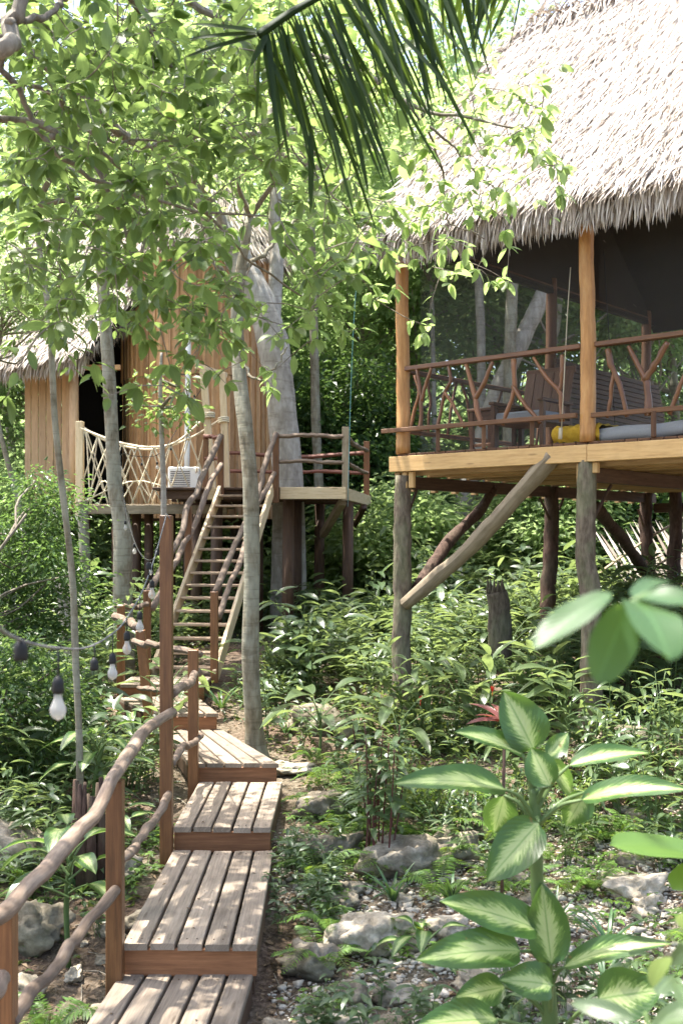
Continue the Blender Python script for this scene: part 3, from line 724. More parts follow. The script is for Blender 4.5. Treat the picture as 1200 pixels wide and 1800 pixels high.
# pipe and air conditioner
pp = thing('drain_pipe', 'white plastic pipe running up the brown hut wall', 'pipe', P(331, 825, 22.0))
G().tube([P(328, 860, 22.0), P(329, 790, 22.0), P(331, 628, 22.0), P(331, 560, 22.1)], .055, 12).build('pipe', WHITE, pp)
for yy in (650, 760): 
    o_ = P(331, yy, 22.0); an = np.linspace(0, 6.28, 13); G().tube(np.stack([o_[0] + .06 * np.cos(an), o_[1] + .06 * np.sin(an), np.full(13, o_[2])], 1), .01, 5, cap=False).build('bracket', STEEL, pp)
ac = thing('air_conditioner', 'white outdoor air conditioner unit beside the rope netting', 'air conditioner', P(325, 882, 21.2))
aA = P(325, 850, 21.2)
G().beam(aA - [.3, 0, 0], aA + [.3, 0, 0], .3, .62, ch=.02).build('casing', WHITE, ac)
g = G()
for k in range(12): g.beam(aA + [-.25, -.155, -.24 + k * .042], aA + [.12, -.155, -.24 + k * .042], .008, .02)
g.build('grille', CABLEG, ac)
# ------------------------------------------------------------ right treehouse
AV = np.array([.7524, -.6587, 0]); BV = np.array([.6587, .7524, 0]); P0 = np.array([.731, 13.2, ZC])
def T(t, s, z): return P0 + AV * t + BV * s + np.array([0, 0, z])
def front(px, py, s=0.):
    """point of the upright plane through the deck's front edge (set back by s) seen at that spot"""
    o = P0 + BV * s; k = (px - 600) / F
    t = (k * o[1] - o[0]) / (AV[0] - k * AV[1]); d = o[1] + AV[1] * t
    return np.array([k * d, d, ZC + (HY - py) / F * d])
def sidep(px, py, t=0.):
    o = P0 + AV * t; k = (px - 600) / F
    s = (k * o[1] - o[0]) / (BV[0] - k * BV[1]); d = o[1] + BV[1] * s
    return np.array([k * d, d, ZC + (HY - py) / F * d])
th = thing('treehouse', 'raised treehouse with thatch roof, branch railing and open netted veranda', 'treehouse', (P0[0], P0[1], float(gz(P0[0], P0[1]))))
zd = 1.03; DT, DS = 5.4, 6.7
def tb(a, b, w, h, m, name, **k): return G().beam(a, b, w, h, **k).build(name, m, th)
# floor boards run from the front edge back
g = G(); t = -.08; k = 0
t = -.06
while t < DT:
    g.beam(T(t + .07, -.03 - random.uniform(0, .012), zd - .015), T(t + .07, DS, zd - .015), .132, .03); t += .14
g.build('deck_floor', W['brown'], th)
# lighter boards under the floor, joists, beams
g = G(); s = .1
while s < DS: g.beam(T(-.02, s, zd - .055), T(DT, s, zd - .055), .10, .035); s += .21
g.build('floor_underboards', W['yellow'], th)
tb(T(-.14, -.07, zd - .125), T(2.48, -.07, zd - .125), .05, .18, W['yellow'], 'fascia')
tb(T(2.484, -.07, zd - .125), T(DT, -.07, zd - .125), .05, .18, W['yellow'], 'fascia')
tb(T(-.10, -.04, zd - .125), T(-.10, DS, zd - .125), .05, .17, W['joist'], 'side_fascia')
k = 0; s = .12
while s < DS:
    tb(T(-.04, s, zd - .19), T(DT, s, zd - .19), .05, .14, W['joist'], 'joist'); s += .42
tb(T(-.02, .02, zd - .34), T(-.02, DS, zd - .34), .09, .15, W['dark'], 'beam')
tb(T(2.44, .02, zd - .34), T(2.44, DS, zd - .34), .09, .15, W['dark'], 'beam')
tb(T(4.88, .02, zd - .34), T(4.88, DS, zd - .34), .09, .15, W['dark'], 'beam')
tb(T(.05, DS - .1, zd - .5), T(DT, DS - .1, zd - .5), .09, .15, W['dark'], 'beam')
s = .3
while s < DS - .3:   # block ends showing along the side beam
    tb(T(-.085, s, zd - .30), T(-.085, s + .001, zd - .44), .05, .09, W['joist'], 'block', up=AV); s += .44
for dt in (-.06, .05, .15):
    tb(T(dt, -.02, zd - .22), T(dt, -.02, zd - .41), .07, .05, W['yellow'] if dt else W['joist'], 'block', up=BV)
tb(T(2.40, -.02, zd - .22), T(2.40, -.02, zd - .42), .13, .06, W['yellow'], 'block', up=BV)
tb(T(2.55, -.02, zd - .22), T(2.55, -.02, zd - .33), .06, .06, W['yellow'], 'block', up=BV)
def post(t, s, z0, z1, r, m, name='post', wob=.03, bend=.03, sides=16, seed=0):
    a = T(t, s, z0); b = T(t, s, z1); p, rad = crook([a, (a * .66 + b * .34) + rng.normal(0, bend, 3) * [1, 1, 0], (a * .33 + b * .67) + rng.normal(0, bend, 3) * [1, 1, 0], b], r[0], r[1], n=30, amp=.02 if bend > .02 else .005, seed=seed)
    rad = np.linspace(r[0], r[1], 30) * (1 + rng.normal(0, .012, 30))
    return G().tube(p, rad, sides, 0, wob=wob).build(name, m, th)
def gt(t, s): q = T(t, s, 0); return float(gz(q[0], q[1])) - ZC - .25
EZ = 3.62
for t, s in ((0, 0), (2.44, 0), (4.88, 0), (0, 3.42), (4.88, 3.42), (0, 6.4), (2.44, 6.4), (4.88, 6.4), (.45, 6.5)):
    fr = s < 1
    post(t, s, gt(t, s), zd - (.2 if fr and t else .26), (.125 if fr else .12, .098 if fr else .1), B['post'] if fr else B['dark'], 'stilt', .05, .03, seed=int(t * 10 + s * 7))
    if (t, s) != (.45, 6.5):
        post(t, s, zd + .001, EZ + .1, (.084, .075), W['polepeel'] if fr else W['brown'], 'pole', .02, .012, seed=int(t * 9 + s * 3 + 1))
# braces
for pts, r, m in (([front(716, 1062) + BV * -.05, front(776, 1006), front(846, 940), front(912, 868), front(972, 800)], (.085, .10), W['log']),
                  ([front(724, 1035) + BV * .12, sidep(790, 950), sidep(835, 905), sidep(868, 858)], (.085, .06), B['dark']),
                  ([P(1048, 893, 14.6), P(1098, 960, 16), P(1150, 1028, 17.6)], (.085, .085), B['dark'])):
    p, rad = crook(pts, r[0], r[1], n=26, amp=.018, seed=len(pts)); G().tube(p, rad, 14, wob=.03).build('brace', m, th)
for (a_, b_) in ((T(.02, .25, .62), T(.02, .03, .25)), (T(0, 3.1, .6), T(0, 3.4, .25)), (T(0, 3.75, .6), T(0, 3.44, .25)), (T(0, 6.1, .5), T(0, 6.38, .1)), (T(2.45, .5, .6), T(2.44, .1, .2))):
    tb(a_, b_, .03, .03, W['dark'], 'strut')
# railings
tb(T(-.04, .03, 2.04), T(2.36, .03, 2.04), .10, .05, W['branch'], 'handrail')
tb(T(2.52, .03, 2.04), T(DT, .03, 2.04), .10, .05, W['branch'], 'handrail')
tb(T(-.24, -.10, 1.305), T(2.37, -.10, 1.305), .045, .05, W['brown'], 'lower_rail')
tb(T(2.5, -.03, 1.30), T(DT, -.03, 1.30), .045, .05, W['brown'], 'lower_rail')
tb(T(-.0, .1, 2.02), T(-.0, 3.35, 2.02), .07, .05, W['brown'], 'handrail')
tb(T(-.0, .1, 1.30), T(-.0, 3.35, 1.30), .05, .05, W['brown'], 'lower_rail')
tb(T(-.0, 3.5, 2.02), T(-.0, 6.4, 2.02), .07, .05, W['brown'], 'handrail')
for tt in (.55, 1.18, 1.8, 3.2, 4.0): tb(T(tt, -.05, zd), T(tt, -.05, 1.29), .045, .045, W['brown'], 'baluster')
def C5(x, y): return front(660 + x * .45, 560 + y * .45, .0)
def forks(lst, name='railing_branch'):
    for ch in lst:
        g = G()
        for pts, r0, r1 in ch:
            p, rad = crook([C5(*q) for q in pts], r0, r1, n=12, amp=.012, seed=int(pts[0][0])); g.tube(p, rad, 9, wob=.02)
        g.build(name, W['branch'], th)
forks([
    [([(160, 198), (172, 260), (178, 320), (176, 380), (172, 440)], .02, .026), ([(217, 192), (200, 255), (179, 322)], .02, .022)],
    [([(152, 222), (168, 290), (150, 360), (133, 442)], .018, .022)],
    [([(284, 185), (292, 245), (270, 290), (252, 370), (238, 436)], .02, .022), ([(270, 288), (305, 345), (347, 425)], .02, .018)],
    [([(353, 178), (372, 260), (388, 320), (398, 370), (416, 420)], .024, .036), ([(457, 168), (420, 250), (386, 318)], .022, .03)],
    [([(538, 158), (538, 265), (520, 340), (494, 416)], .03, .022), ([(535, 262), (585, 340), (642, 408)], .026, .02)],
    [([(616, 152), (660, 225), (715, 285), (722, 340), (727, 402)], .018, .028), ([(727, 142), (725, 215), (716, 286)], .026, .022)],
    [([(905, 120), (920, 180), (938, 215), (962, 290), (980, 384)], .036, .022), ([(930, 215), (915, 300), (904, 388)], .024, .02)],
    [([(986, 108), (1020, 180), (1048, 240), (1060, 310), (1064, 380)], .022, .042), ([(1140, 92), (1090, 170), (1050, 242)], .03, .036)],
    [([(1235, 150), (1190, 260), (1145, 374)], .02, .026)],
    [([(1290, 100), (1270, 260), (1280, 372)], .03, .036), ([(1360, 90), (1320, 180), (1272, 262)], .03, .03)]])
for s, z in ((.5, 0), (.9, .1), (1.4, -.1), (1.9, .12), (2.4, 0), (3.0, .1)):
    p, rad = crook([T(0, s, 1.32), T(0.02, s + z * .6, 1.7), T(0, s + z * 2, 2.0)], .02, .018, n=8, amp=.03, seed=int(s * 10)); G().tube(p, rad, 7).build('side_branch', W['brown'], th)
# roof
RT0, RT1 = -.02, 5.9; SE = -.42; SR, RZ = 3.2, 7.2; SE2 = 6.8
eA, eB = T(RT0, SE, EZ - .05), T(RT1, SE, EZ - .18); rC, rD = T(RT1, SR, RZ), T(-.42, SR, RZ)
bA, bB = T(RT0, SE2, EZ - .1), T(RT1, SE2, EZ - .1)
g = G()
slab(g, eA, eB, rC, rD, .16); slab(g, bB, bA, rD + [0, 0, .002], rC + [0, 0, .002], .16)
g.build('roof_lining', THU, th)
# rafters and purlins under the thatch
def lerp(a, b, f): return a + (b - a) * f
for f in np.linspace(.02, .98, 9):
    G().tube([lerp(eA, eB, f) - [0, 0, .16], lerp(rD, rC, f) - [0, 0, .18]], .035, 7).build('rafter', W['dark'], th)
for f in (.06, .25, .45, .65, .85):
    G().tube([lerp(eA, rD, f) - [0, 0, .22], lerp(eB, rC, f) - [0, 0, .22]], .03, 7).build('purlin', W['dark'], th)
G().tube([T(0, 0, EZ - .02), T(DT, 0, EZ - .02)], .055, 8).build('eave_beam', W['brown'], th)
G().tube([T(0, 0, EZ - .02), T(0, 6.4, EZ - .02)], .055, 8).build('eave_beam', W['dark'], th)
# gable wall of thatch closing the left end
g = G(); gn = -AV
g.add([T(RT0 - .0, SE + .1, EZ - .12), T(RT0, SE2 - .1, EZ - .12), T(-.38, SR, RZ - .15), T(RT0 + .08, SE + .1, EZ - .12), T(RT0 + .08, SE2 - .1, EZ - .12), T(-.30, SR, RZ - .15)],
      [np.array([[0, 1, 2], [5, 4, 3]]), np.array([[0, 3, 4, 1], [1, 4, 5, 2], [2, 5, 3, 0]])], 0, smooth=False, rnd=.3)
g.build('gable_lining', THU, th)
g = G()
n = 62000
def slope_curve(p, nn): return p
thatch_patch(g, eA, eB, rC, rD, n, L=(.18, .42), Wd=.016, lift=.06, skew=.24, fringe=6000, fr_len=(.24, .46))
# gable blades
u = rng.random(9000) ** .6 * .93; vv = rng.random(9000)
base = lerp(T(RT0 - .03, SE, EZ - .1), T(RT0 - .03, SE2, EZ - .1), 0) ; 
top = T(-.45, SR, RZ)
pts = T(RT0 - .03, SE, EZ - .1)[None] * (u * (1 - vv))[:, None] + T(RT0 - .03, SE2, EZ - .1)[None] * (u * vv)[:, None] + top[None] * (1 - u)[:, None]
g.leaves(pts, nrmz(np.array([0, 0, -1.]) + rng.normal(0, .2, (9000, 3))), -AV + rng.normal(0, .2, (9000, 3)), rng.uniform(.2, .32, 9000), .03, 0, 2, 2, .05, 0, .2, .4)
# shaggy rake edge and ridge roll
for k in range(1500):
    pass
f = rng.random(2600)[:, None]; e_ = eA + (rD - eA) * f + rng.normal(0, .05, (2600, 3)); 
g.leaves(e_, nrmz(-AV * .8 + nrmz(eA - rD) * .9 + rng.normal(0, .25, (2600, 3))), np.array([-.3, -.4, .8]) + rng.normal(0, .3, (2600, 3)), rng.uniform(.25, .5, 2600), .026, 0, 3, 2, .25, 0, .2, .4)
f = rng.random(4000)[:, None]; e_ = rD + (rC - rD) * f + [0, 0, .1] + rng.normal(0, .05, (4000, 3))
g.leaves(e_, nrmz(nrmz(eA - rD) * rng.choice([1, 1, -.6], 4000)[:, None] + rng.normal(0, .3, (4000, 3))), np.array([0, 0, 1.]) + rng.normal(0, .3, (4000, 3)), rng.uniform(.3, .6, 4000), .03, 0, 3, 2, .3, 0, .2, .4)
thatch_patch(g, bB + [0, 0, .12], bA + [0, 0, .12], rD + [0, 0, .1], rC + [0, 0, .1], 5000, L=(.2, .4), Wd=.05, lift=.08)
g.build('thatch_roof', TH, th)
# netting
def sheet(pts, name, m, parent, sub=1):
    g = G(); g.add(pts, [np.array([[0, 1, 2, 3]])], 0, smooth=False); return g.build(name, m, parent)
sheet([T(.2, .10, 1.05), T(2.36, .10, 1.05), T(2.36, .10, EZ - .08), T(.2, .10, EZ - .08)], 'netting', NET, th)
sheet([T(2.52, .10, 1.05), T(DT, .10, 1.05), T(DT, .10, EZ - .08), T(2.52, .10, EZ - .08)], 'netting', NET, th)
sheet([T(.1, .2, 1.05), T(.1, 6.3, 1.05), T(.1, 6.3, EZ - .08), T(.1, .2, EZ - .08)], 'netting', NET, th)
# partition panel (low woven wall), right end wall, back corner wall
g = G()
a_, b_ = P(975, 645, 15.3), P(1166, 700, 18.2)
z0 = ZC + zd
for k in range(20):
    z = z0 + .08 + k * .072; e = .0 if z < z0 + 1.0 else (z - z0 - 1.0) * .35
    g.beam((a_[0], a_[1], z), (a_[0] + (b_[0] - a_[0]) * (1 - e * .4), a_[1] + (b_[1] - a_[1]) * (1 - e * .4), z), .03, .066)
g.build('low_partition', W['dark'], th)
# furniture on the veranda
def F3(px, py, s): return front(px, py, s)
chairs = thing('wooden_armchair', 'tall backed dark wooden armchair behind the branch railing', 'armchair', T(.85, 1.1, zd))
ct = lambda u, v, z: T(.62 + u, 1.0 + v, zd + z)
def cb(a, b, w, h, m, name, par, **k): return G().beam(a, b, w, h, **k).build(name, m, par)
for u_, v_, hh in ((0, 0, .62), (.68, 0, .62), (0, .62, .62), (.68, .62, .62)):
    cb(ct(u_, v_, 0), ct(u_, v_, hh), .06, .06, W['brown'], 'leg', chairs, up=BV)
cb(ct(-.03, .31, .40), ct(.71, .31, .40), .62, .05, W['brown'], 'seat_frame', chairs)
cb(ct(.02, .28, .47), ct(.66, .28, .47), .58, .10, GREYC, 'cushion', chairs, ch=.03)
for kk in range(2): cb(ct(-.0 + .68 * kk, -.06, .64), ct(.68 * kk, .66, .64), .08, .035, W['brown'], 'armrest', chairs)
for kk in range(5): cb(ct(.06 + kk * .135, .6, .42), ct(.06 + kk * .135, .78, 1.08), .13, .025, W['brown'], 'back_slat', chairs, up=BV)
cb(ct(-.02, .79, 1.09), ct(.68, .79, 1.09), .04, .08, W['brown'], 'top_rail', chairs)
tbx = thing('side_table', 'small square dark wooden table left of the armchair', 'table', T(.3, 1.6, zd))
tt = lambda u, v, z: T(-.02 + .22 + u, 1.15 + v, zd + z)
for u_, v_ in ((0, 0), (.36, 0), (0, .4), (.36, .4)): cb(tt(u_, v_, 0), tt(u_, v_, .58), .05, .05, W['brown'], 'leg', tbx, up=BV)
cb(tt(-.05, .2, .60), tt(.41, .2, .60), .5, .035, W['brown'], 'table_top', tbx)
cb(tt(.0, .0, .52), tt(.36, .0, .52), .02, .1, W['brown'], 'apron', tbx)
cb(tt(.0, .0, .16), tt(.36, .0, .16), .03, .04, W['brown'], 'stretcher', tbx)
mt = thing('floor_mattress', 'long grey mattress lying along the veranda edge', 'mattress', T(3.6, .4, zd))
pts = [T(2.1, .42, zd + .10), T(2.8, .42, zd + .10), T(3.6, .42, zd + .12), T(4.5, .42, zd + .16), T(5.3, .42, zd + .14)]
pp_ = spline(pts, 24); 
g = G()
prof = [(-.34, -.09), (-.36, 0), (-.33, .085), (-.15, .10), (.15, .10), (.33, .08), (.36, 0), (.34, -.09)]
V = np.array([[q + BV * x + np.array([0, 0, y * .78 - .02 + .008 * math.sin(i_ * 1.3)]) for x, y in prof] for i_, q in enumerate(pp_)])
fs = [(i_ * 8 + j, i_ * 8 + (j + 1) % 8, (i_ + 1) * 8 + (j + 1) % 8, (i_ + 1) * 8 + j) for i_ in range(23) for j in range(8)]
g.add(V.reshape(-1, 3), [np.array(fs), np.arange(8)[::-1], np.arange(8) + 23 * 8]); g.build('mattress', GREYC, mt)
bl = thing('folded_blanket', 'mustard yellow woven blanket folded over the mattress end', 'blanket', T(2.3, .35, zd + .2))
g = G()
nu, nv = 14, 26
ed = [(-.36, -.10), (-.395, 0), (-.365, .115), (-.16, .135), (.15, .135), (.36, .11), (.40, 0)]
ed = spline([(x, y, 0) for x, y in ed], nv)
V = []; uvs = []
for i_ in range(nu):
    t_ = 2.0 + .56 * i_ / (nu - 1)
    for j in range(nv):
        V.append(T(t_, .42 + ed[j][0] + .012 * math.sin(i_ * 1.7 + j), zd + .088 + ed[j][1] * .78 + .014 * math.sin(i_ * 2.3) + .008 * math.sin(j * 2.1 + i_))); uvs.append((i_ * .05, j * .05))
fs = [(i_ * nv + j, i_ * nv + j + 1, (i_ + 1) * nv + j + 1, (i_ + 1) * nv + j) for i_ in range(nu - 1) for j in range(nv - 1)]
g.add(V, [np.array(fs)], 0, uvs); g.build('blanket', YELC, bl)
rp = thing('hanging_cord', 'thin white cord hanging down beside the veranda pole', 'cord', front(985, 770, -.02))
G().tube([front(1002, 470, .02), front(996, 560, .0), front(990, 680, -.02), front(985, 770, -.04)], .006, 5).build('cord', ROPE, rp)
g = G(); g.tube([front(985, 752, -.05), front(984, 772, -.05)], .022, 7); g.build('knot', ROPE, rp)
rp = thing('hanging_cord', 'thin dark cord hanging inside the netting right of the middle pole', 'cord', front(1075, 740, .06))
G().tube([front(1060, 440, .06), front(1070, 600, .06), front(1080, 745, .06)], .004, 5).build('cord', CABLE, rp)
cd = thing('hanging_cord', 'long thin blue cord dangling from the trees near the deck corner', 'cord', P(611, 760, 18.0))
G().tube(spline([P(632, 430, 17.5), P(622, 560, 17.7), P(616, 700, 17.9), P(611, 890, 18.0)], 12), .005, 5).build('cord', plain('blue_cord', (.10, .26, .28), .6), cd)

# leaning woven dry palm panel under the house
dp = thing('dry_palm_panel', 'dry straw coloured woven palm fronds leaning behind the stilts', 'palm panel', P(1120, 1060, 18))
g = G()
for k in range(46):
    x0 = 1040 + k * 6.5; a_ = P(x0, 925 + 12 * math.sin(k), 18.6); b_ = P(x0 + 85, 1065 + random.uniform(-8, 12), 17.8)
    g.leaves(a_[None], (b_ - a_)[None], np.array([[0, -1., .3]]), np.linalg.norm(b_ - a_), .05, nseg=4, m=2, droop=random.uniform(-.05, .08), fold=0, a=.1, b=.2)
g.build('frond_strips', TH, dp)
for (x0, y0, x1, y1) in ((1035, 1020, 1240, 890), (1070, 1060, 1260, 930)):
    G().tube(spline([P(x0, y0, 17.9), P((x0 + x1) / 2, (y0 + y1) / 2 - 8, 18.0), P(x1, y1, 18.2)], 10), .022, 7).build('midrib', W['log'], dp)
# broken stump
sp = thing('tree_stump', 'broken brown tree stump with splintered top under the treehouse', 'stump', P(878, 1105, 14.0))
o_ = P(878, 1110, 14.0)
g = G(); n = 9; p = spline([o_ - [0, 0, .4], o_, P(876, 1060, 14.0), P(872, 1040, 14.0)], 9); g.tube(p, np.linspace(.16, .125, 9), 14, wob=.07)
for k in range(12):
    an = k / 12 * 6.28; q = P(872, 1040, 14.0) + np.array([.1 * math.cos(an), .1 * math.sin(an), -.02]); g.tube([q, q + [random.uniform(-.02, .02), 0, random.uniform(.05, .2)]], [.035, .006], 5)
g.build('stump', B['post'], sp)
st2 = thing('tree_stump', 'clump of old split trunk stakes behind the left variegated plant', 'stump', P(165, 1500, 8.4))
g = G()
for k in range(13):
    px = 132 + k * 5.0; dd = 8.6 + random.uniform(-.2, .3); a_ = P(px, 1512, dd); g.tube([a_ - [0, 0, .2], (a_ + P(px, 1400, dd)) / 2 + rng.normal(0, .012, 3), P(px + random.uniform(-4, 4), 1345 + random.uniform(0, 60), dd)], [.042, .035, .014], 7, wob=.12)
g.build('stake', B['dark'], st2)
# string lights
def strand(pts, bulbs, label, blabel, gcol, r=.0045):
    e = thing('string_light', label, 'string lights', pts[len(pts) // 2]); c = spline(pts, 60)
    G().tube(c, r, 6).build('cable', gcol, e)
    for k, (px, py, d, dark) in enumerate(bulbs):
        tgt = P(px, py, d); i_ = int(np.argmin(np.abs(c[:, 0] / c[:, 1] - tgt[0] / tgt[1]) + .02 * np.abs(c[:, 1] - d)))
        a_ = c[i_]; tgt = np.array([a_[0], a_[1], tgt[2] * 1.0]); tgt[2] = ZC + (HY - py) / F * a_[1]
        top = tgt + [0, 0, .085]
        G().tube([a_, (a_ + top) / 2 + [.002, 0, 0], top], .0035, 5).build('drop_wire', CABLE, e)
        bo = G(); zz = np.linspace(0, 1, 11)
        prof = np.interp(zz, [0, .08, .25, .45, .62, .8, 1], [.002, .015, .025, .0255, .019, .013, .012])
        bo.tube(np.stack([np.full(11, tgt[0]), np.full(11, tgt[1]), tgt[2] - .05 + zz * .085], 1), prof, 16)
        b_ = bo.build('bulb', BULB, e) if dark != 1 else None
        so_ = G(); zz = np.linspace(0, 1, 7)
        so_.tube(np.stack([np.full(7, tgt[0]), np.full(7, tgt[1]), tgt[2] + .033 + zz * .055], 1), [.0165, .0185, .0185, .0175, .0175, .013, .006], 14)
        so_.build('socket', CABLE, e)
        if dark == 2: G().tube([tgt + [0, 0, -.03], tgt + [0, 0, .02]], .008, 6).build('filament', FIL, b_)
    return e
strand([P(-40, 1060, 2.35), P(20, 1118, 2.7), P(100, 1139, 3.4), P(160, 1136, 4.6), P(205, 1108, 5.8), P(226, 1082, 6.4), P(250, 1040, 7.2), P(272, 980, 8.0), P(292, 908, 8.9)],
       [(36, 1184, 2.9, 1), (100, 1238, 3.4, 0), (163, 1192, 4.7, 1), (199, 1178, 5.7, 0), (222, 1136, 6.3, 2), (245, 1098, 7.0, 0), (266, 1041, 7.8, 2), (262, 1010, 7.6, 1), (278, 985, 8.2, 1)],
       'near string of bulbs sagging from the tall post towards the left edge', '', CABLEG)
strand([P(292, 905, 9.1), P(285, 960, 10.5), P(262, 985, 12), P(240, 960, 13.5), P(222, 900, 15), P(215, 850, 16.5), P(213, 800, 18.0), P(240, 802, 18.8), P(276, 800, 19.3), P(302, 770, 19.6), P(330, 720, 19.8), P(357, 680, 19.9)],
       [(263, 1003, 11.8, 0), (238, 967, 13.8, 0), (219, 926, 15.2, 0), (218, 868, 16.3, 0), (217, 822, 17.9, 0), (249, 822, 18.9, 1), (275, 820, 19.3, 0), (303, 795, 19.6, 1), (326, 740, 19.8, 1), (344, 702, 19.9, 0)],
       'far string of small bulbs running from the tall post up along the rope bridge', '', CABLE, .006)
# ------------------------------------------------------------ trees
def fvec(n): return nrmz(rng.normal(0, 1, (n, 3)))
def crown_leaves(g, centers, per, spread, L, lo=True, down=.25, nmat=1):
    c = np.repeat(centers, per, 0); n = len(c)
    off = rng.normal(0, 1, (n, 3)) * spread * np.array([1, 1, .6]); p = c + off
    dr = nrmz(off * [1, 1, .4] + rng.normal(0, .5, (n, 3)) * spread + np.array([0, 0, -down * spread]))
    nm = nrmz(np.array([0, 0, 1.]) + rng.normal(0, .45, (n, 3)))
    l = L * rng.uniform(.6, 1.3, n); tone = np.clip(np.repeat(rng.random(len(centers)), per) * .5 + rng.random(n) * .5, 0, 1)
    if lo: g.lo(p, dr, nm, l, l * .5, 0, rnd=tone)
    else: g.leaves(p, dr, nm, l, l * .45, 0, nseg=3, m=3, droop=.25, rnd=tone)
def tree_mesh(H, rx, rz, zc, nc, per, L, spread, r0=.14, seed=0, base_bend=.3, low=0.0):
    """returns trunk G and crown G standing at the origin"""
    q = rng.normal(0, 1, (nc, 3)); q = nrmz(q) * (rng.random((nc, 1)) ** .45) * np.array([rx, rx, rz]) + np.array([0, 0, zc])
    q[:, :2] += rng.normal(0, base_bend, 2)
    tr = G(); bb = rng.normal(0, base_bend, (4, 2)); top = zc + rz * .5
    tp_ = spline([(0, 0, -.4), (bb[0][0] * .4, bb[0][1] * .4, top * .33), (bb[1][0] * .8, bb[1][1] * .8, top * .66), (bb[2][0], bb[2][1], top)], 18)
    tr.tube(tp_, np.linspace(r0, r0 * .35, 18) * (1 + .25 * np.exp(-np.arange(18) * 1.2)), 9, wob=.03)
    for k in range(0, nc, 2):
        z0 = q[k][2] - rx * .5; i_ = int(np.clip(z0 / top * 17, 5, 16)); a_ = tp_[i_]
        m = (a_ + q[k]) / 2 + np.array([0, 0, -.1 * rx]) + rng.normal(0, .12, 3)
        tr.tube(spline([a_, m, q[k]], 6), np.linspace(r0 * .32, .012, 6), 5, cap=False)
    cr = G(); crown_leaves(cr, q, per, spread, L)
    return tr, cr
variants = []
specs = [(9, 2.6, 2.6, 6.6, 46, 150, .20, .42, 'forest', 'grey', 'broad crowned green tree'),
         (12, 2.8, 4.2, 8.2, 60, 150, .22, .45, 'forest2', 'pale', 'tall pale green tree'),
         (8, 2.4, 3.4, 4.6, 52, 170, .17, .40, 'dkforest', 'grey', 'dense dark green tree'),
         (13, 2.2, 5.5, 7.4, 64, 130, .20, .42, 'forest', 'pale', 'slender tall green tree')]
protos = []
for k, s in enumerate(specs):
    tr, cr = tree_mesh(*s[:8]); protos.append((s, tr, cr))
spots = []
r_ = np.random.default_rng(11)
for ring, (d0, d1, nn) in enumerate(((25.5, 29, 8), (29, 35, 7), (35, 43, 8), (43, 54, 12))):
    for k in range(nn):
        d = r_.uniform(d0, d1); hw = d * .36 + 3; x = -hw + 2 * hw * (k + r_.uniform(.15, .85)) / nn
        spots.append((x, d, ring))
first = {}
for x, d, ring in spots:
    k = int(r_.integers(0, 4)); 
    if ring == 3: k = (1, 3)[k % 2]
    s, tr, cr = protos[k]; sc_ = r_.uniform(.9, 1.25) * (1 + .18 * ring); z = float(gz(x, d))
    lab = s[10] + ' in the forest behind the huts'; grp = s[10] + 's in the forest behind'
    if k not in first:
        e = thing('forest_tree', lab, 'tree', (0, 0, 0), grp)
        tr.build('trunk', B[s[9]], e); cr.build('crown', Lf[s[8]], e)
        e.location = (x, d, z); e.scale = (sc_,) * 3; e.rotation_euler.z = r_.uniform(0, 6.28); first[k] = e
    else: copy_tree(first[k], (x, d, z), r_.uniform(0, 6.28), sc_)
# understorey bushes 2-4 m tall
bspecs = [(1.15, 1.3, 1.3, 46, 150, .14, .26, 'dkforest', 'dark small leaved bush'), (1.2, 1.1, 1.15, 42, 140, .16, .28, 'forest', 'fresh green bush'), (1.0, 1.5, 1.55, 42, 130, .17, .28, 'forest2', 'pale green loose bush')]
bp = []
for rx, rz, zc, nc, per, L, sp_, lm, nmz in bspecs:
    tr, cr = tree_mesh(2, rx, rz, zc, nc, per, L, sp_, r0=.04, base_bend=.1)
    e = thing('understorey_bush', nmz + ' filling the forest edge behind the huts', 'bush', (0, 0, 0), nmz + 'es at the forest edge')
    tr.build('stem', B['twig'], e); cr.build('foliage', Lf[lm], e); bp.append(e)
used = set()
def bush(k, x, y, s, label=None, rz=None):
    z = float(gz(x, y)) - .05; rz = r_.uniform(0, 6.28) if rz is None else rz
    if k not in used and not label:
        e = bp[k]; used.add(k); e.location = (x, y, z); e.scale = (s,) * 3; e.rotation_euler.z = rz; return e
    return copy_tree(bp[k], (x, y, z), rz, s, label, None)
for k in range(110):
    d = 22.8 + 17 * (k / 110) ** 1.2 + r_.uniform(-.3, .3); hw = d * .34 + 1.5; x = r_.uniform(-hw, hw)
    if -5.3 < x < .4 and d < 26.5: 
        d += 4.5
    bush(int(r_.choice([0, 1, 1, 2, 2])), x, d, r_.uniform(.8, 1.6))
# distinct dark trees right of the round hut (dense wall of dark foliage)
def own_tree(name, label, x, y, args, lm, bk, sc_=1., zc_=None):
    tr, cr = tree_mesh(*args); e = thing(name, label, 'tree', (x, y, float(gz(x, y))))
    for o_ in (tr, cr): o_.V = [v * sc_ + ORG[e.name] for v in o_.V]
    tr.build('trunk', B[bk], e); cr.build('crown', Lf[lm], e); return e
own_tree('leafy_tree', 'dense dark green tree between the deck railing and the treehouse', X_(610, 25), 25, (6, 1.35, 2.5, 3.4, 60, 230, .17, .33, .1), 'dkforest', 'grey')
own_tree('leafy_tree', 'bright yellow green tree glowing above the deck railing', X_(640, 27.5), 27.5, (8, 2.2, 2.2, 7.2, 46, 170, .2, .42, .1), 'forest2', 'grey')
own_tree('leafy_tree', 'dark small leaved tree at the left edge under the hut eave', X_(-15, 12.5), 12.5, (4, .62, 1.2, 2.1, 50, 150, .075, .17, .04), 'dkforest', 'twig')
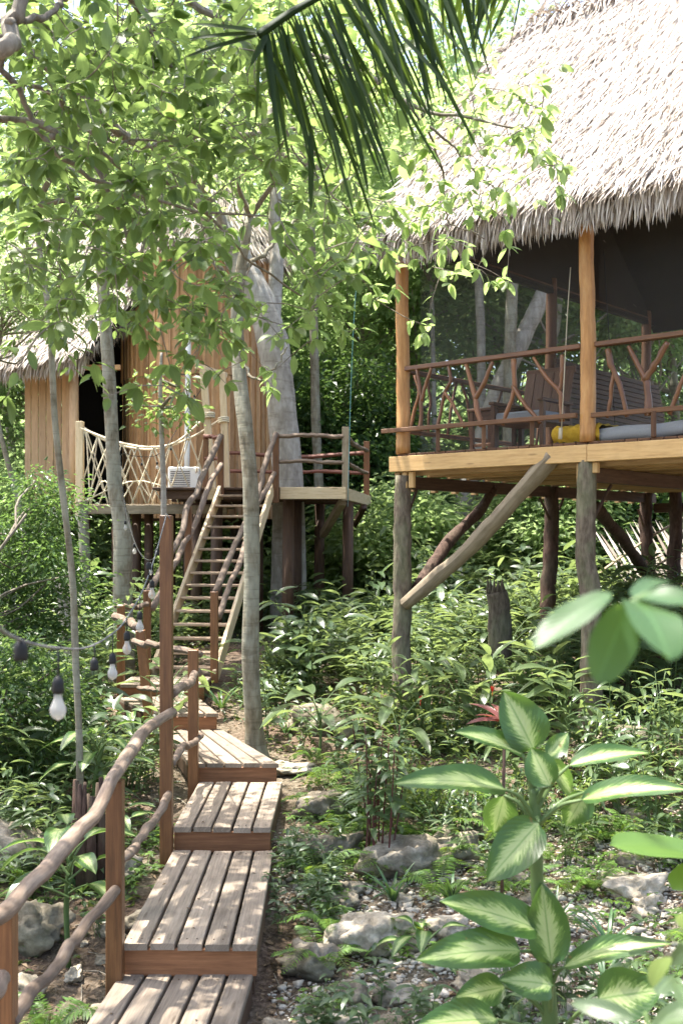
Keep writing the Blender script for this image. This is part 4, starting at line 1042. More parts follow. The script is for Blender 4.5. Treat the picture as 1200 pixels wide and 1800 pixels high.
own_tree('leafy_tree', 'low bush with tiny dark leaves at the left edge below the hut', X_(10, 10.8), 10.8, (3, .7, .75, .9, 44, 150, .07, .16, .03), 'dkforest', 'twig')
own_tree('leafy_tree', 'feathery pale tree in front of the left hut roof', X_(40, 17.5), 17.5, (6, 1.1, .75, 6.0, 34, 260, .07, .28, .06), 'forest2', 'grey')

def trunk_line(pts, r, sides=16, wob=.02, n=40):
    p = spline(pts, n); rr = np.interp(np.linspace(0, 1, n), np.linspace(0, 1, len(r)), r)
    return p, rr
def mid_tree(label, pts, rads, bk, crown_targets, per, L, spread, lm, limbs=None, flare=0, seed=0, lo=True):
    base = np.array(pts[0], float); e = thing('tree', label, 'tree', base); p, rr = trunk_line(pts, rads)
    g = G(); rr = rr * (1 + .03 * np.sin(np.arange(40) * .9))
    if flare: rr = rr * (1 + flare * np.exp(-np.arange(40) * .9))
    g.tube(p, rr, 18, wob=.02); gt_ = g
    for l_, r0, r1 in (limbs or []):
        q, rad = crook(l_, r0, r1, n=22, amp=.08, seed=seed); G().tube(q, rad, 10, wob=.03).build('limb', B[bk], e)
    ct_ = np.array(crown_targets, float)
    if len(ct_):
        pool = np.concatenate([p[len(p) // 2:]] + [spline(l_[0], 12)[3:] for l_ in (limbs or [])])
        for c_ in ct_[::3]:
            i_ = np.argmin(np.linalg.norm(pool - c_, axis=1)); a_ = pool[i_]; q = spline([a_, (a_ + c_) / 2 + rng.normal(0, .15, 3), c_], 8); gt_.tube(q, np.linspace(.035, .008, 8), 5, 1, cap=False)
        g = G(); crown_leaves(g, ct_, per, spread, L, lo=lo); g.build('crown', Lf[lm], e)
    gt_.build('trunk', [B[bk], B['twig']], e)
    return e
def targets(px0, px1, py0, py1, d0, d1, n):
    return [P(random.uniform(px0, px1), random.uniform(py0, py1), random.uniform(d0, d1)) for _ in range(n)]
gzp = lambda px, d: np.array([X_(px, d), d, float(gz(X_(px, d), d))])
mid_tree('big smooth grey trunk rising through the hut deck and leaning left above', [gzp(507, 20.7), P(507, 860, 20.7), P(497, 740, 20.7), P(486, 640, 20.7), P(468, 560, 20.9), P(442, 500, 21), P(410, 440, 21.2), P(375, 385, 21.2), P(352, 340, 21.2)],
         [.34, .30, .275, .275, .30, .29, .27, .25, .22, .17], 'pale', targets(180, 560, -180, 330, 19.0, 22.5, 44), 110, .20, .36, 'canopy2',
         limbs=[([P(476, 600, 20.9), P(486, 520, 21.4), P(488, 420, 21.8), P(484, 320, 22), P(478, 200, 22.5), P(470, 60, 23)], .15, .09),
                ([P(352, 345, 21.2), P(320, 290, 20.8), P(262, 262, 20.4), P(190, 250, 20)], .17, .06),
                ([P(354, 345, 21.2), P(372, 250, 21.4), P(380, 130, 21.8), P(400, -40, 22)], .15, .07),
                ([P(410, 440, 21.1), P(390, 380, 20.7), P(360, 330, 20.4), P(330, 300, 20.2)], .09, .05)], seed=2)
mid_tree('slender pale trunk standing right behind the deck rail', [gzp(562, 23.6), P(562, 900, 23.6), P(555, 740, 23.6), P(552, 600, 23.6), P(549, 480, 23.6), P(545, 300, 24)], [.11, .10, .10, .095, .09, .07], 'grey',
         targets(470, 700, -60, 400, 23, 25.5, 26), 110, .2, .36, 'canopy2')
mid_tree('slender grey green trunk with flared foot beside the walkway', [P(452, 1322, 12.2) - [0, 0, .15], P(446, 1270, 12.15), P(440, 1150, 12.1), P(443, 1000, 12.1), P(440, 850, 12.1), P(430, 740, 12.2), P(421, 660, 12.3), P(417, 560, 12.4), P(424, 470, 12.4), P(440, 380, 12.4)],
         [.12, .098, .092, .088, .085, .083, .08, .07, .06, .04], 'grey', targets(300, 600, 60, 330, 11.2, 13.4, 30), 26, .13, .28, 'canopy2', flare=.5, lo=False,
         limbs=[([P(421, 640, 12.3), P(455, 655, 12.1), P(480, 640, 12.0), P(505, 610, 11.9)], .018, .008), ([P(424, 480, 12.4), P(480, 420, 12.6), P(560, 340, 12.8)], .03, .012), ([P(420, 520, 12.4), P(380, 440, 12.3), P(330, 360, 12.2)], .03, .012)])
mid_tree('grey mottled trunk crossing the hut doorway', [gzp(219, 16.2) , P(216, 1020, 16.2), P(217, 940, 16.2), P(203, 860, 16.2), P(197, 760, 16.2), P(192, 660, 16.2), P(185, 560, 16.3), P(178, 420, 16.4), P(174, 250, 16.5)],
         [.15, .14, .14, .105, .10, .095, .09, .085, .06], 'grey', targets(60, 330, 40, 430, 15.4, 18, 28), 80, .16, .3, 'canopy2')
mid_tree('very thin crooked brown trunk near the left edge', [gzp(141, 9.6), P(140, 1310, 9.6), P(133, 1150, 9.6), P(128, 1020, 9.6), P(110, 860, 9.6), P(97, 740, 9.6), P(92, 640, 9.6), P(85, 540, 9.7), P(70, 440, 9.8), P(60, 330, 9.9), P(66, 200, 10)],
         [.034, .03, .03, .028, .028, .026, .025, .022, .018], 'grey', targets(0, 200, 60, 420, 9.2, 10.8, 12), 20, .12, .22, 'canopy')
sap = mid_tree('thin young sapling with sprays of small leaves before the rope net', [gzp(288, 17.6), P(288, 890, 17.6), P(285, 780, 17.6), P(282, 690, 17.6), P(284, 620, 17.6)], [.05, .045, .04, .03, .02], 'pale',
         targets(235, 330, 650, 745, 17, 18, 10), 28, .15, .17, 'canopy', lo=False)
for k, (lab, pts, r) in enumerate([
    ('thin pale trunk glimpsed through the veranda netting', [gzp(843, 25), P(845, 800, 25), P(845, 600, 25), P(840, 480, 25), P(835, 300, 25)], [.12, .1, .1, .09]),
    ('straight grey trunk seen through the veranda netting', [gzp(893, 24), P(893, 800, 24), P(896, 600, 24), P(900, 480, 24), P(900, 300, 24)], [.16, .13, .13, .12]),
    ('thick leaning grey trunk behind the veranda', [gzp(800, 24.5), P(815, 880, 24.5), P(870, 700, 24.5), P(915, 600, 24.5), P(955, 515, 24.6), P(1010, 380, 25)], [.2, .19, .2, .2, .18, .15]),
    ('thin pale trunk behind the climbing plants of the treehouse corner', [gzp(765, 26), P(765, 900, 26), P(762, 700, 26), P(758, 500, 26)], [.08, .07, .06, .05]),
    ('short weathered pale snag in the left undergrowth', [gzp(118, 15), P(118, 1060, 15), P(105, 1030, 15), P(96, 1006, 15)], [.12, .12, .09, .05]),
    ('thin straight trunk far left behind the undergrowth', [gzp(150, 18.5), P(150, 1000, 18.5), P(147, 920, 18.5), P(146, 880, 18.5)], [.10, .09, .09, .08])]):
    mid_tree(lab, pts, r, 'grey' if k in (1, 5) else 'pale', targets(pts[-1][0] / pts[-1][1] * F + 500, pts[-1][0] / pts[-1][1] * F + 700, 250, 420, 24, 26, 10) if k < 4 else [], 90, .2, .34, 'forest')
# thin background stems
# ------------------------------------------------------------ near overhanging tree with big leaves
def grow(e, limbs, tgts, tw, r_min=.0032, leafL=(.10, .17), leafm='canopy', nleaf=(5, 9), twig_m='twig', seed=0):
    rs = np.random.default_rng(seed); nodes = []; par = []; paths = []
    for l_, r0, r1 in limbs:
        q, rad = crook(l_, r0, r1, n=30, amp=.045, seed=seed + len(nodes)); paths.append((q, rad)); nodes += list(q[4:])
    nodes = [np.array(n_) for n_ in nodes]; arr = np.array(nodes)
    lf = G()
    for q, rad in paths: tw.tube(q, rad, 10, 1, wob=.03)
    dl = np.min(np.linalg.norm(arr[None] - tgts[:, None], axis=2), 1); order = np.argsort(dl)
    P_, D_, N_, L_ = [], [], [], []
    for o_ in order:
        c_ = tgts[o_]; dist = np.linalg.norm(arr - c_, axis=1); i_ = np.argmin(dist); a_ = arr[i_]; dd = dist[i_]
        if dd < .02: continue
        nseg = max(4, int(dd / .08)); nseg = min(nseg, 14)
        mid = (a_ + c_) / 2 + rs.normal(0, .07 * dd + .01, 3) + np.array([0, 0, .08 * dd])
        q = spline([a_, mid, c_], nseg); tw.tube(q, np.linspace(r_min + .0035 * min(dd, 1.2), r_min * .6, nseg), 5, 1, cap=False)
        arr = np.concatenate([arr, q[1:]])
        tdir = nrmz(c_ - mid); n = int(rs.integers(*nleaf))
        f = 1 - np.minimum(rs.exponential(.09, n), .5) * min(1, .35 / dd + .2)
        for k in range(n):
            pos = q[-1] * f[k] + q[-2] * (1 - f[k]) if f[k] > .93 else q[max(0, int(f[k] * (nseg - 1)))]
            an = k * 2.4 + rs.random(); s1 = nrmz(np.cross(tdir, [0, 0, 1.])); s2 = np.cross(s1, tdir)
            rad = s1 * math.cos(an) + s2 * math.sin(an) * .6
            P_.append(pos); D_.append(tdir * rs.uniform(.15, .9) + rad + np.array([0, 0, -.24])); N_.append(np.array([0, 0, 1.]) + rs.normal(0, .38, 3) + rad * .25)
            L_.append(rs.uniform(*leafL) * rs.choice([1, 1, .7]))
    P_, D_, N_, L_ = np.array(P_), nrmz(np.array(D_)), np.array(N_), np.array(L_)
    st_ = P_ + D_ * .012
    lf.leaves(st_, D_, N_, L_, L_ * rs.uniform(.4, .54, len(L_)), 0, nseg=5, m=3, droop=rs.uniform(.02, .38, len(L_)), fold=.12, a=.62, b=.85, curl=.0)
    tw.build('trunk', [B['grey'], B[twig_m]], e); lf.build('leaves', Lf[leafm], e); return len(L_)
def grid_targets(rows, y0, cell, d0, d1, k, xoff=0, seed=0, dens=1.):
    rs = np.random.default_rng(seed); out = []
    for r, row in enumerate(rows):
        for c, v in enumerate(row):
            for _ in range(rs.poisson(v * dens)):
                out.append(P(xoff + (c + rs.random()) * cell, y0 + (r + rs.random()) * cell, rs.uniform(d0, d1) * (1 + (0.0 if k else 0))))
    return np.array(out)
nt1 = thing('overhanging_tree', 'near tree at the left whose branches with large glossy leaves fill the upper left', 'tree', (-3.9, 6.2, float(gz(-3.9, 6.2))))
p, rr = trunk_line([(-3.9, 6.2, float(gz(-3.9, 6.2)) - .3), (-3.85, 6.2, 2), (-3.6, 6.15, 4), (-3.3, 6.1, 5.6), (-2.9, 6.1, 7.2), (-2.3, 6.2, 8.6)], [.16, .14, .12, .10, .07, .05])
tr1 = G().tube(p, rr, 14, wob=.03)
limbsA = [([(-3.75, 6.18, 3.4), P(-60, 218, 6.0), P(0, 216, 6.2), P(80, 236, 6.3), P(150, 285, 6.4), P(190, 335, 6.4), P(215, 375, 6.5), P(225, 430, 6.5)], .026, .008),
          ([P(90, 240, 6.3), P(150, 250, 6.5), P(230, 285, 6.7), P(310, 320, 6.9), P(360, 368, 7.1), P(410, 430, 7.3), P(470, 480, 7.5), P(560, 540, 7.8)], .018, .006),
          ([(-3.6, 6.15, 4.2), P(-40, 90, 5.6), P(0, 140, 5.7), P(60, 190, 5.8), P(110, 245, 5.9), P(190, 305, 6.1), P(300, 358, 6.3), P(400, 375, 6.6), P(470, 380, 6.8)], .022, .005),
          ([P(60, 150, 5.8), P(110, 168, 6.0), P(145, 195, 6.1), P(190, 245, 6.2), P(240, 247, 6.4), P(330, 250, 6.8)], .014, .005),
          ([(-3.4, 6.1, 5.2), P(-30, 90, 5.2), P(20, 30, 5.4), P(45, -20, 5.5), P(90, -120, 5.6)], .05, .03),
          ([P(15, 40, 5.4), P(50, 20, 5.6), P(90, 0, 5.8), P(140, -60, 6)], .02, .012),
          ([(-2.9, 6.1, 7.2), P(160, -60, 6.4), P(250, 25, 6.8), P(275, 70, 7.0), P(315, 138, 7.3)], .03, .01)]
rowsA = [[9, 9, 9, 9, 7, 5, 2], [9, 9, 9, 9, 7, 4, 2], [8, 9, 9, 8, 7, 4, 2], [8, 9, 8, 4, 1.5, 3, 2], [8, 8, 7, 4, .8, 2, 2], [5, 6, 7, 8, 2.4, 1, 0], [.2, .6, 1.4, 2.2, 1.2, 0, 0]]
tA = grid_targets(rowsA, 0, 100, 5.4, 8.0, 0, seed=4, dens=2.4)
tA = np.concatenate([tA, grid_targets([[5, 6, 6, 5, 2, 0, 0]] * 2, -200, 100, 5.2, 8.0, 0, seed=5)])
nA = grow(nt1, limbsA, tA, tr1, leafL=(.075, .155), leafm='canopy', seed=1)
nt2 = thing('overhanging_tree', 'tree reaching in from the top left with bright yellow green leaves before the thatch', 'tree', (-4.6, 8.4, float(gz(-4.6, 8.4))))
p, rr = trunk_line([(-4.6, 8.4, float(gz(-4.6, 8.4)) - .3), (-4.5, 8.4, 3), (-4.1, 8.3, 5.5), (-3.2, 8.2, 7.4), (-2.0, 8.0, 8.4)], [.15, .13, .11, .08, .05])
tr2 = G().tube(p, rr, 14, wob=.03)
limbsB = [([(-2.2, 8.05, 8.3), P(300, -60, 7.9), P(340, 5, 7.9), P(430, 52, 7.9), P(500, 85, 7.9), P(600, 118, 7.9), P(680, 165, 7.9), P(740, 200, 7.9), P(820, 210, 7.8), P(900, 225, 7.6)], .035, .008),
          ([(-3.2, 8.2, 7.4), P(120, 150, 8.6), P(250, 260, 9), P(345, 245, 9.2), P(465, 232, 9.4), P(590, 215, 9.5), P(640, 190, 9.5)], .05, .012),
          ([P(440, 60, 7.9), P(470, 150, 8.0), P(510, 240, 8.1), P(560, 310, 8.2), P(620, 380, 8.3), P(640, 420, 8.3)], .012, .005),
          ([P(680, 165, 7.9), P(760, 230, 8.1), P(830, 290, 8.2), P(880, 340, 8.3)], .012, .005),
          ([P(740, 200, 7.9), P(780, 300, 8.4), P(800, 380, 8.5), P(850, 420, 8.6)], .010, .004)]
rowsB = [[1, 2, 4, 6, 6, 4, 2, 4, 6, 1.0], [1, 2, 4, 6, 6, 4, 4, 6, 8, 5], [1, 2, 4, 6, 8, 8, 8, 10, 11, 5], [1, 2, 4, 2, 3.5, 10, 11, 10, 9, 1.6], [0, 1, 3, 2, 1.5, 8, 9, 5, 3.0, 0], [0, 0, 1, 2, 3, 4.5, 2, .4, 0, 0], [0, 0, 0, .6, 1.6, 1, 0, 0, 0, 0]]
tB = grid_targets(rowsB, 0, 100, 7.0, 9.4, 0, seed=6, dens=1.75)
tB = np.concatenate([tB, grid_targets([[3, 3, 3, 2, 1, 0, 0, 0, 0]] * 2, -200, 100, 7.2, 9.2, 0, seed=8)])
nB = grow(nt2, limbsB, tB, tr2, leafL=(.08, .145), leafm='canopy2', seed=2)

# unseen canopy added above the frame, shaped to dapple the walkway
shade_tree = thing('overhanging_tree', 'unseen tree added left of the walkway, its high crown placed to shade the boardwalk', 'tree', (-5.2, 9.6, float(gz(-5.2, 9.6))))
p, rr = trunk_line([(-5.2, 9.6, float(gz(-5.2, 9.6)) - .3), (-5.1, 9.6, 4), (-4.6, 9.5, 7), (-3.4, 9.2, 9), (-1.6, 8.8, 10.2)], [.2, .17, .14, .1, .06])
g3 = G(); g3.tube(p, rr, 14, wob=.03)
rs3 = np.random.default_rng(77); c3 = []
while len(c3) < 118:
    x, y = rs3.uniform(-5.8, 2.2), rs3.uniform(3.2, 12.3)
    if x > -1.9: continue
    if vn(np.array([x * .9 + 4]), np.array([y * .9]))[0] < .28: continue
    c3.append((x, y, ZC + 6.9 + rs3.uniform(0, 1.5)))
c3 = np.array(c3); pool = p[20:]
for c_ in c3[::2]:
    a_ = pool[np.argmin(np.linalg.norm(pool - c_, axis=1))]; q = spline([a_, (a_ + c_) / 2 + [0, 0, .3], c_], 10); g3.tube(q, np.linspace(.04, .008, 10), 5, 1, cap=False)
g3.build('trunk', [B['grey'], B['twig']], shade_tree)
g = G(); c = np.repeat(c3, 42, 0); n = len(c); off = rs3.normal(0, .30, (n, 3)) * [1, 1, .6]
g.leaves(c + off, off + rs3.normal(0, .2, (n, 3)) + [0, 0, -.1], np.array([0, 0, 1.]) + rs3.normal(0, .35, (n, 3)), rs3.uniform(.1, .18, n), .075, 0, nseg=3, m=3, droop=.25)
g.build('crown', Lf['canopy'], shade_tree)
print('leaves', nA, nB)

# ------------------------------------------------------------ palm frond, its shade put into the dark leaf colour
def frond(e, rach, ends, n, w, lm, r0=.02):
    rc = spline(rach, 60); G().tube(rc, np.linspace(r0, .006, 60), 8).build('rachis', Lf[lm], e)
    en = spline(ends, 60); g = G()
    for k in range(n):
        f = (k + random.uniform(-.25, .25)) / n; i_ = int(np.clip(f * 59, 0, 59)); a_ = rc[i_]; b_ = en[i_] + rng.normal(0, .08, 3)
        L_ = np.linalg.norm(b_ - a_); g.leaves(a_[None], (b_ - a_)[None], np.array([[.3, -.9, .35]]) + rng.normal(0, .35, (1, 3)), L_ * random.uniform(.85, 1.08), w * random.uniform(.8, 1.25), 0, nseg=8, m=3, droop=random.uniform(-.02, .05), fold=.22, a=.25, b=.5)
    g.build('leaflets', Lf[lm], e)
pf2 = thing('palm_frond', 'dark coconut palm frond hanging down from the top centre', 'palm frond', P(700, -80, 5.6))
frond(pf2, [P(455, 62, 5.3), P(520, 18, 5.35), P(600, -25, 5.4), P(700, -72, 5.5), P(820, -120, 5.6), P(980, -180, 5.8)], [P(492, 235, 5.25), P(640, 345, 5.3), P(735, 270, 5.35), P(795, 170, 5.4), P(820, 105, 5.5), P(860, 50, 5.6)], 66, .024, 'palm')
frond(pf2, [P(455, 60, 5.32), P(520, 16, 5.37), P(600, -27, 5.42), P(700, -74, 5.52), P(820, -122, 5.62), P(980, -182, 5.82)], [P(500, 190, 5.5), P(640, 300, 5.6), P(720, 240, 5.7), P(790, 150, 5.8), P(825, 100, 5.9), P(870, 40, 6)], 48, .024, 'palm')
g = G()
for (x0, y0, x1, y1) in ((460, 62, 320, 95), (460, 60, 325, 62), (462, 58, 330, 35), (470, 60, 440, 115), (470, 60, 489, 236), (600, 130, 655, 345), (700, 60, 800, 160), (545, 230, 548, 375)):
    a_, b_ = P(x0, y0, 5.3), P(x1, y1, 5.25); g.leaves(a_[None], (b_ - a_)[None], np.array([[.3, -.8, .5]]), np.linalg.norm(b_ - a_), .032, 0, nseg=8, m=3, droop=.06, fold=.2, a=.25, b=.5)
g.build('leaflets', Lf['palm'], pf2)
pt = spline([P(980, -182, 5.8), P(1250, -330, 6.4), P(1500, -300, 7.5), P(1700, -100, 9)], 20); G().tube(pt, np.linspace(.022, .05, 20), 8).build('stalk', Lf['palm'], pf2)
# ------------------------------------------------------------ ground plants
def p_herb(seed, h=.7, ns=5, L=.19, Wr=.34, up=.0, alt=9, mt='herb'):
    g = G(); rs = np.random.default_rng(seed)
    for s in range(ns):
        an = rs.random() * 6.28; lean = rs.uniform(.1, .55); hh = h * rs.uniform(.6, 1.1)
        b = np.array([math.cos(an), math.sin(an), 0]); st_ = spline([b * .03, b * lean * hh * .35 + [0, 0, hh * .55], b * lean * hh + [0, 0, hh]], 10)
        g.tube(st_ - [0, 0, .03], np.linspace(.006, .003, 10), 5, 1, cap=False)
        f = np.linspace(.28, 1, alt); pos = np.array([st_[int(q * 9)] * 1.0 for q in f]); pos = np.stack([np.interp(f * 9, np.arange(10), st_[:, i]) for i in range(3)], 1)
        aa = np.arange(alt) * 2.5 + rs.random() * 6 if mt != 'ginger' else np.arange(alt) * math.pi + an + 1.57
        rd = np.stack([np.cos(aa), np.sin(aa), np.zeros(alt)], 1); td = nrmz(st_[-1] - st_[5])
        dr = rd + td * .45 + rs.normal(0, .15, (alt, 3)) + np.array([0, 0, up]); l = L * rs.uniform(.65, 1.15, alt) * (1 - .35 * np.abs(f - .65))
        g.leaves(pos, dr, np.array([0, 0, 1.]) + rs.normal(0, .3, (alt, 3)) - rd * .1, l, l * Wr, 0, nseg=5, m=3, droop=rs.uniform(.15, .6, alt), fold=.16, rnd=rs.random(alt), rip=.02)
    return g
def p_fern(seed, L=.55, nf=7):
    g = G(); rs = np.random.default_rng(seed)
    for s in range(nf):
        an = s / nf * 6.28 + rs.random(); b = np.array([math.cos(an), math.sin(an), 0]); l = L * rs.uniform(.7, 1.1)
        st_ = spline([[0, 0, 0], b * l * .4 + [0, 0, l * .45], b * l + [0, 0, l * rs.uniform(.2, .5)]], 16); g.tube(st_, np.linspace(.004, .0015, 16), 4, 1, cap=False)
        n = 26; f = np.linspace(.15, .99, n); pos = np.stack([np.interp(f * 15, np.arange(16), st_[:, i]) for i in range(3)], 1)
        sd = np.cross(b, [0, 0, 1.]); pl = .26 * l * np.sin(np.pi * (f * .85 + .12)) ** .8
        for sg in (-1, 1): g.leaves(pos, sd * sg + b * .35 + rs.normal(0, .08, (n, 3)), np.array([0, 0, 1.]) + b * -.3, pl, .022, 0, nseg=2, m=3, droop=.2, fold=.1, a=.3, b=.5, rnd=rs.random(n))
    return g
def p_shrub(seed, R_=.35, n=420, L=.055):
    g = G(); rs = np.random.default_rng(seed)
    for s in range(14):
        q = nrmz(rs.normal(0, 1, 3)) * R_ * rs.uniform(.5, 1); q[2] = abs(q[2]) + R_ * .5
        st_ = spline([[0, 0, -.02], q * .5 + rs.normal(0, .04, 3), q], 8); g.tube(st_, np.linspace(.006, .002, 8), 4, 1, cap=False)
        m = n // 14; f = rs.uniform(.35, 1, m); pos = np.stack([np.interp(f * 7, np.arange(8), st_[:, i]) for i in range(3)], 1) + rs.normal(0, .035, (m, 3))
        g.leaves(pos, rs.normal(0, 1, (m, 3)) * [1, 1, .5] + [0, 0, -.15], np.array([0, 0, 1.]) + rs.normal(0, .35, (m, 3)), L * rs.uniform(.6, 1.3, m), L * .5, 0, nseg=2, m=3, droop=.25, rnd=rs.random(m))
    return g
def p_strap(seed, n=14, L=.45, w=.03):
    g = G(); rs = np.random.default_rng(seed); an = rs.random(n) * 6.28; b = np.stack([np.cos(an), np.sin(an), np.zeros(n)], 1)
    g.leaves(b * .02, b * rs.uniform(.25, .8, n)[:, None] + [0, 0, 1.], b * -1 + [0, 0, .4], L * rs.uniform(.6, 1.1, n), w, 0, nseg=8, m=3, droop=-rs.uniform(-.2, -.1, n) * 0 + rs.uniform(.2, .7, n), fold=.2, a=.25, b=.5, rnd=rs.random(n)); return g
def p_seed(seed, n=16, L=.05):
    g = G(); rs = np.random.default_rng(seed)
    for s in range(n):
        c = np.array([*(rs.normal(0, .12, 2)), 0]); h = rs.uniform(.02, .10); g.tube([[0, 0, 0], c * .6 + [0, 0, h * .5], c + [0, 0, h]], .002, 4, 1, cap=False)
        k = 4; a_ = np.arange(k) * 1.57 + rs.random() * 6; g.leaves(np.repeat((c + [0, 0, h])[None], k, 0), np.stack([np.cos(a_), np.sin(a_), rs.uniform(-.1, .3, k)], 1), np.array([0, 0, 1.]) + rs.normal(0, .2, (k, 3)), L * rs.uniform(.6, 1.2, k), L * .5, 0, nseg=3, m=3, droop=.2, rnd=rs.random(k))
    return g
def p_big(seed, n=9, L=.34, Wr=.34, h=.35, mt='dief', r=.02):
    """leafy cane plant: petioles with large blades"""
    rs = np.random.default_rng(seed); g = G(); g.tube(spline([[0, 0, -.05], rs.normal(0, .02, 3) + [0, 0, h * .5], [rs.normal(0, .04), rs.normal(0, .04), h]], 8), r, 8, 1)
    for k in range(n):
        an = k * 2.4 + rs.random() * .5; b = np.array([math.cos(an), math.sin(an), 0]); z = h * (.55 + .45 * k / n); up = .5 + 1.1 * k / n
        d_ = nrmz(b + [0, 0, up]); pe = spline([[0, 0, z], np.array([0, 0, z]) + d_ * L * .3, np.array([0, 0, z]) + d_ * L * .55 + b * L * .08], 6); g.tube(pe, np.linspace(r * .5, r * .25, 6), 6, 1, cap=False)
        l = L * rs.uniform(.75, 1.1); g.leaves(pe[-1][None], (b * .9 + np.array([0, 0, up * .35]))[None], (np.array([0, 0, 1.]) - b * .3 + rs.normal(0, .15, 3))[None], l, l * Wr, 0, nseg=10, m=5, droop=rs.uniform(.35, .8), fold=.12, rip=.05, rnd=rs.random())
    return g
kinds = {
    'herb_a': (lambda s: p_herb(s, .75, 4, .25, .3, alt=8), 'herb', 'leafy_herb', 'leafy green herb with long drooping leaves in the undergrowth', 'leafy herbs of the undergrowth'),
    'herb_b': (lambda s: p_herb(s, 1.05, 5, .34, .3, alt=8), 'herb', 'tall_herb', 'tall herb with large pointed leaves in the undergrowth', 'tall herbs of the undergrowth'),
    'ginger': (lambda s: p_herb(s, 1.0, 4, .32, .2, up=.1, alt=13, mt='ginger'), 'ginger', 'ginger_plant', 'ginger plant with two rows of narrow leaves on arching canes', 'ginger plants of the undergrowth'),
    'fern': (lambda s: p_fern(s), 'light', 'fern', 'low feathery fern among the garden stones', 'ferns on the ground'),
    'shrub': (lambda s: p_shrub(s), 'shrub', 'small_shrub', 'small rounded shrub with tiny dark leaves in the undergrowth', 'small shrubs of the undergrowth'),
    'strap': (lambda s: p_strap(s), 'strap', 'strap_leaved_plant', 'tuft of strap shaped leaves on the forest floor', 'strap leaved tufts'),
    'seed': (lambda s: p_seed(s), 'light', 'seedling_patch', 'little patch of pale green seedlings on the soil', 'seedling patches'),
}
sources = {}
def spawn(kind, variant, x, y, s, label=None, group=None, dz=0, rz=None):
    key = (kind, variant); fn, lm, nm, lab, grp = kinds[kind]; z = float(gz(x, y)) + dz; rz = rng.uniform(0, 6.28) if rz is None else rz
    if key not in sources:
        o = fn(100 + variant * 13 + len(kind)).build(nm, [Lf[lm], Lf['stem']]); sources[key] = o
        tag(o, label or lab, nm.replace('_', ' '), grp if not label else None)
    else:
        o = sources[key].copy(); COL.objects.link(o); o['label'] = label or lab
        if label:
            if 'group' in o.keys(): del o['group']
        else: o['group'] = grp
    o.location = (x, y, z); o.rotation_euler = (rng.normal(0, .08), rng.normal(0, .08), rz); o.scale = (s, s, s * rng.uniform(.85, 1.15)); return o
# centre line of the walkway, to be kept clear
way = np.array([(-1.05, 4), (-.95, 6.9), (-.95, 9), (-.97, 10.8), (-1.3, 11.8), (-1.75, 12.8), (-2.1, 13.6), (-2.3, 14.6), (-2.1, 15), (-1.6, 18.7)])
def clear(x, y):
    d = 9
    for a_, b_ in zip(way[:-1], way[1:]):
        t_ = np.clip(np.dot([x - a_[0], y - a_[1]], b_ - a_) / np.dot(b_ - a_, b_ - a_), 0, 1); q = a_ + (b_ - a_) * t_; d = min(d, math.hypot(x - q[0], y - q[1]))
    return d
def dens(x, y):
    """how thick the undergrowth stands here (0..1)"""
    px = 600 + x / y * F
    if y < 7.2: return .10 if px < 260 else .12
    if 40 < px < 260 and y < 8.3: return 0
    if 110 < px < 235 and y < 10.4: return .12
    v = 1.0
    if px < 420 and y < 9.0: v = .35 if px > 150 else .6
    if px > 480 and y < 8.8: v = .18
    if 1000 < px and 8.8 < y < 10.8: v = .25
    if 480 < px < 640 and y < 13.5: v = .25
    elif px > 480 and y < 11.5: v = .6
    if px > 850 and y > 12 : v = .75
    return v
cnt = {}
def scatter(kind, target, y0, y1, s0, s1, nv, minclear=.7, pw=1., seed=0, dn=dens):
    rs = np.random.default_rng(seed); n = 0; tries = 0
    while n < target and tries < target * 30:
        tries += 1; y = y0 + (y1 - y0) * rs.random() ** pw; hw = y * .335 + .8; x = rs.uniform(-hw, hw)
        if clear(x, y) < minclear: continue
        if rs.random() > dn(x, y): continue
        if vn(np.array([x * .8 + seed]), np.array([y * .8]))[0] < .36: continue
        spawn(kind, n % nv, x, y, rs.uniform(s0, s1)); n += 1
scatter('herb_a', 240, 8.6, 21, .4, 1.15, 4, .75, 1.0, 1)
scatter('herb_b', 180, 10.2, 23, .5, 1.3, 4, .95, .9, 2)
scatter('ginger', 150, 9.4, 20, .5, 1.3, 4, .85, 1.0, 3)
scatter('shrub', 170, 9.4, 24, .5, 1.5, 4, .7, .9, 4)
scatter('fern', 110, 5.8, 12, .35, .8, 3, .65, 1.0, 5, dn=lambda x, y: .3 if (x > -.4 and y < 8.3) else 1)
scatter('herb_a', 60, 5.9, 9.2, .28, .6, 4, .6, 1.0, 12, dn=lambda x, y: .8 if x > -.4 else .1)
scatter('ginger', 24, 7.4, 10, .35, .75, 4, .7, 1.0, 13, dn=lambda x, y: .8)
for kx, py_, dd_ in ((560, 0, 12.2), (700, 0, 11.4), (800, 0, 12.6), (990, 0, 11.2), (1120, 0, 12.4), (470, 0, 15.5), (60, 0, 12.0), (300, 0, 13.5), (650, 0, 14.2), (900, 0, 14.8)):
    o_ = p_big(int(kx), 9, .55, .3, .5, r=.016).build('broad_leaved_plant', [Lf['ginger'], Lf['stem']]); o_.location = (X_(kx, dd_), dd_, float(gz(X_(kx, dd_), dd_))); tag(o_, 'broad leaved plant with large plain green blades in the undergrowth', 'plant', 'broad leaved plants in the undergrowth')
scatter('strap', 60, 6.5, 15, .5, 1.0, 2, .65, 1.0, 6, dn=lambda x, y: 1 if x > -.4 or y > 8.5 else .15)
scatter('seed', 260, 5.6, 13, .6, 1.3, 4, .58, 1.0, 7, dn=lambda x, y: .25 if (x > -.4 and y < 8.6) else 1)
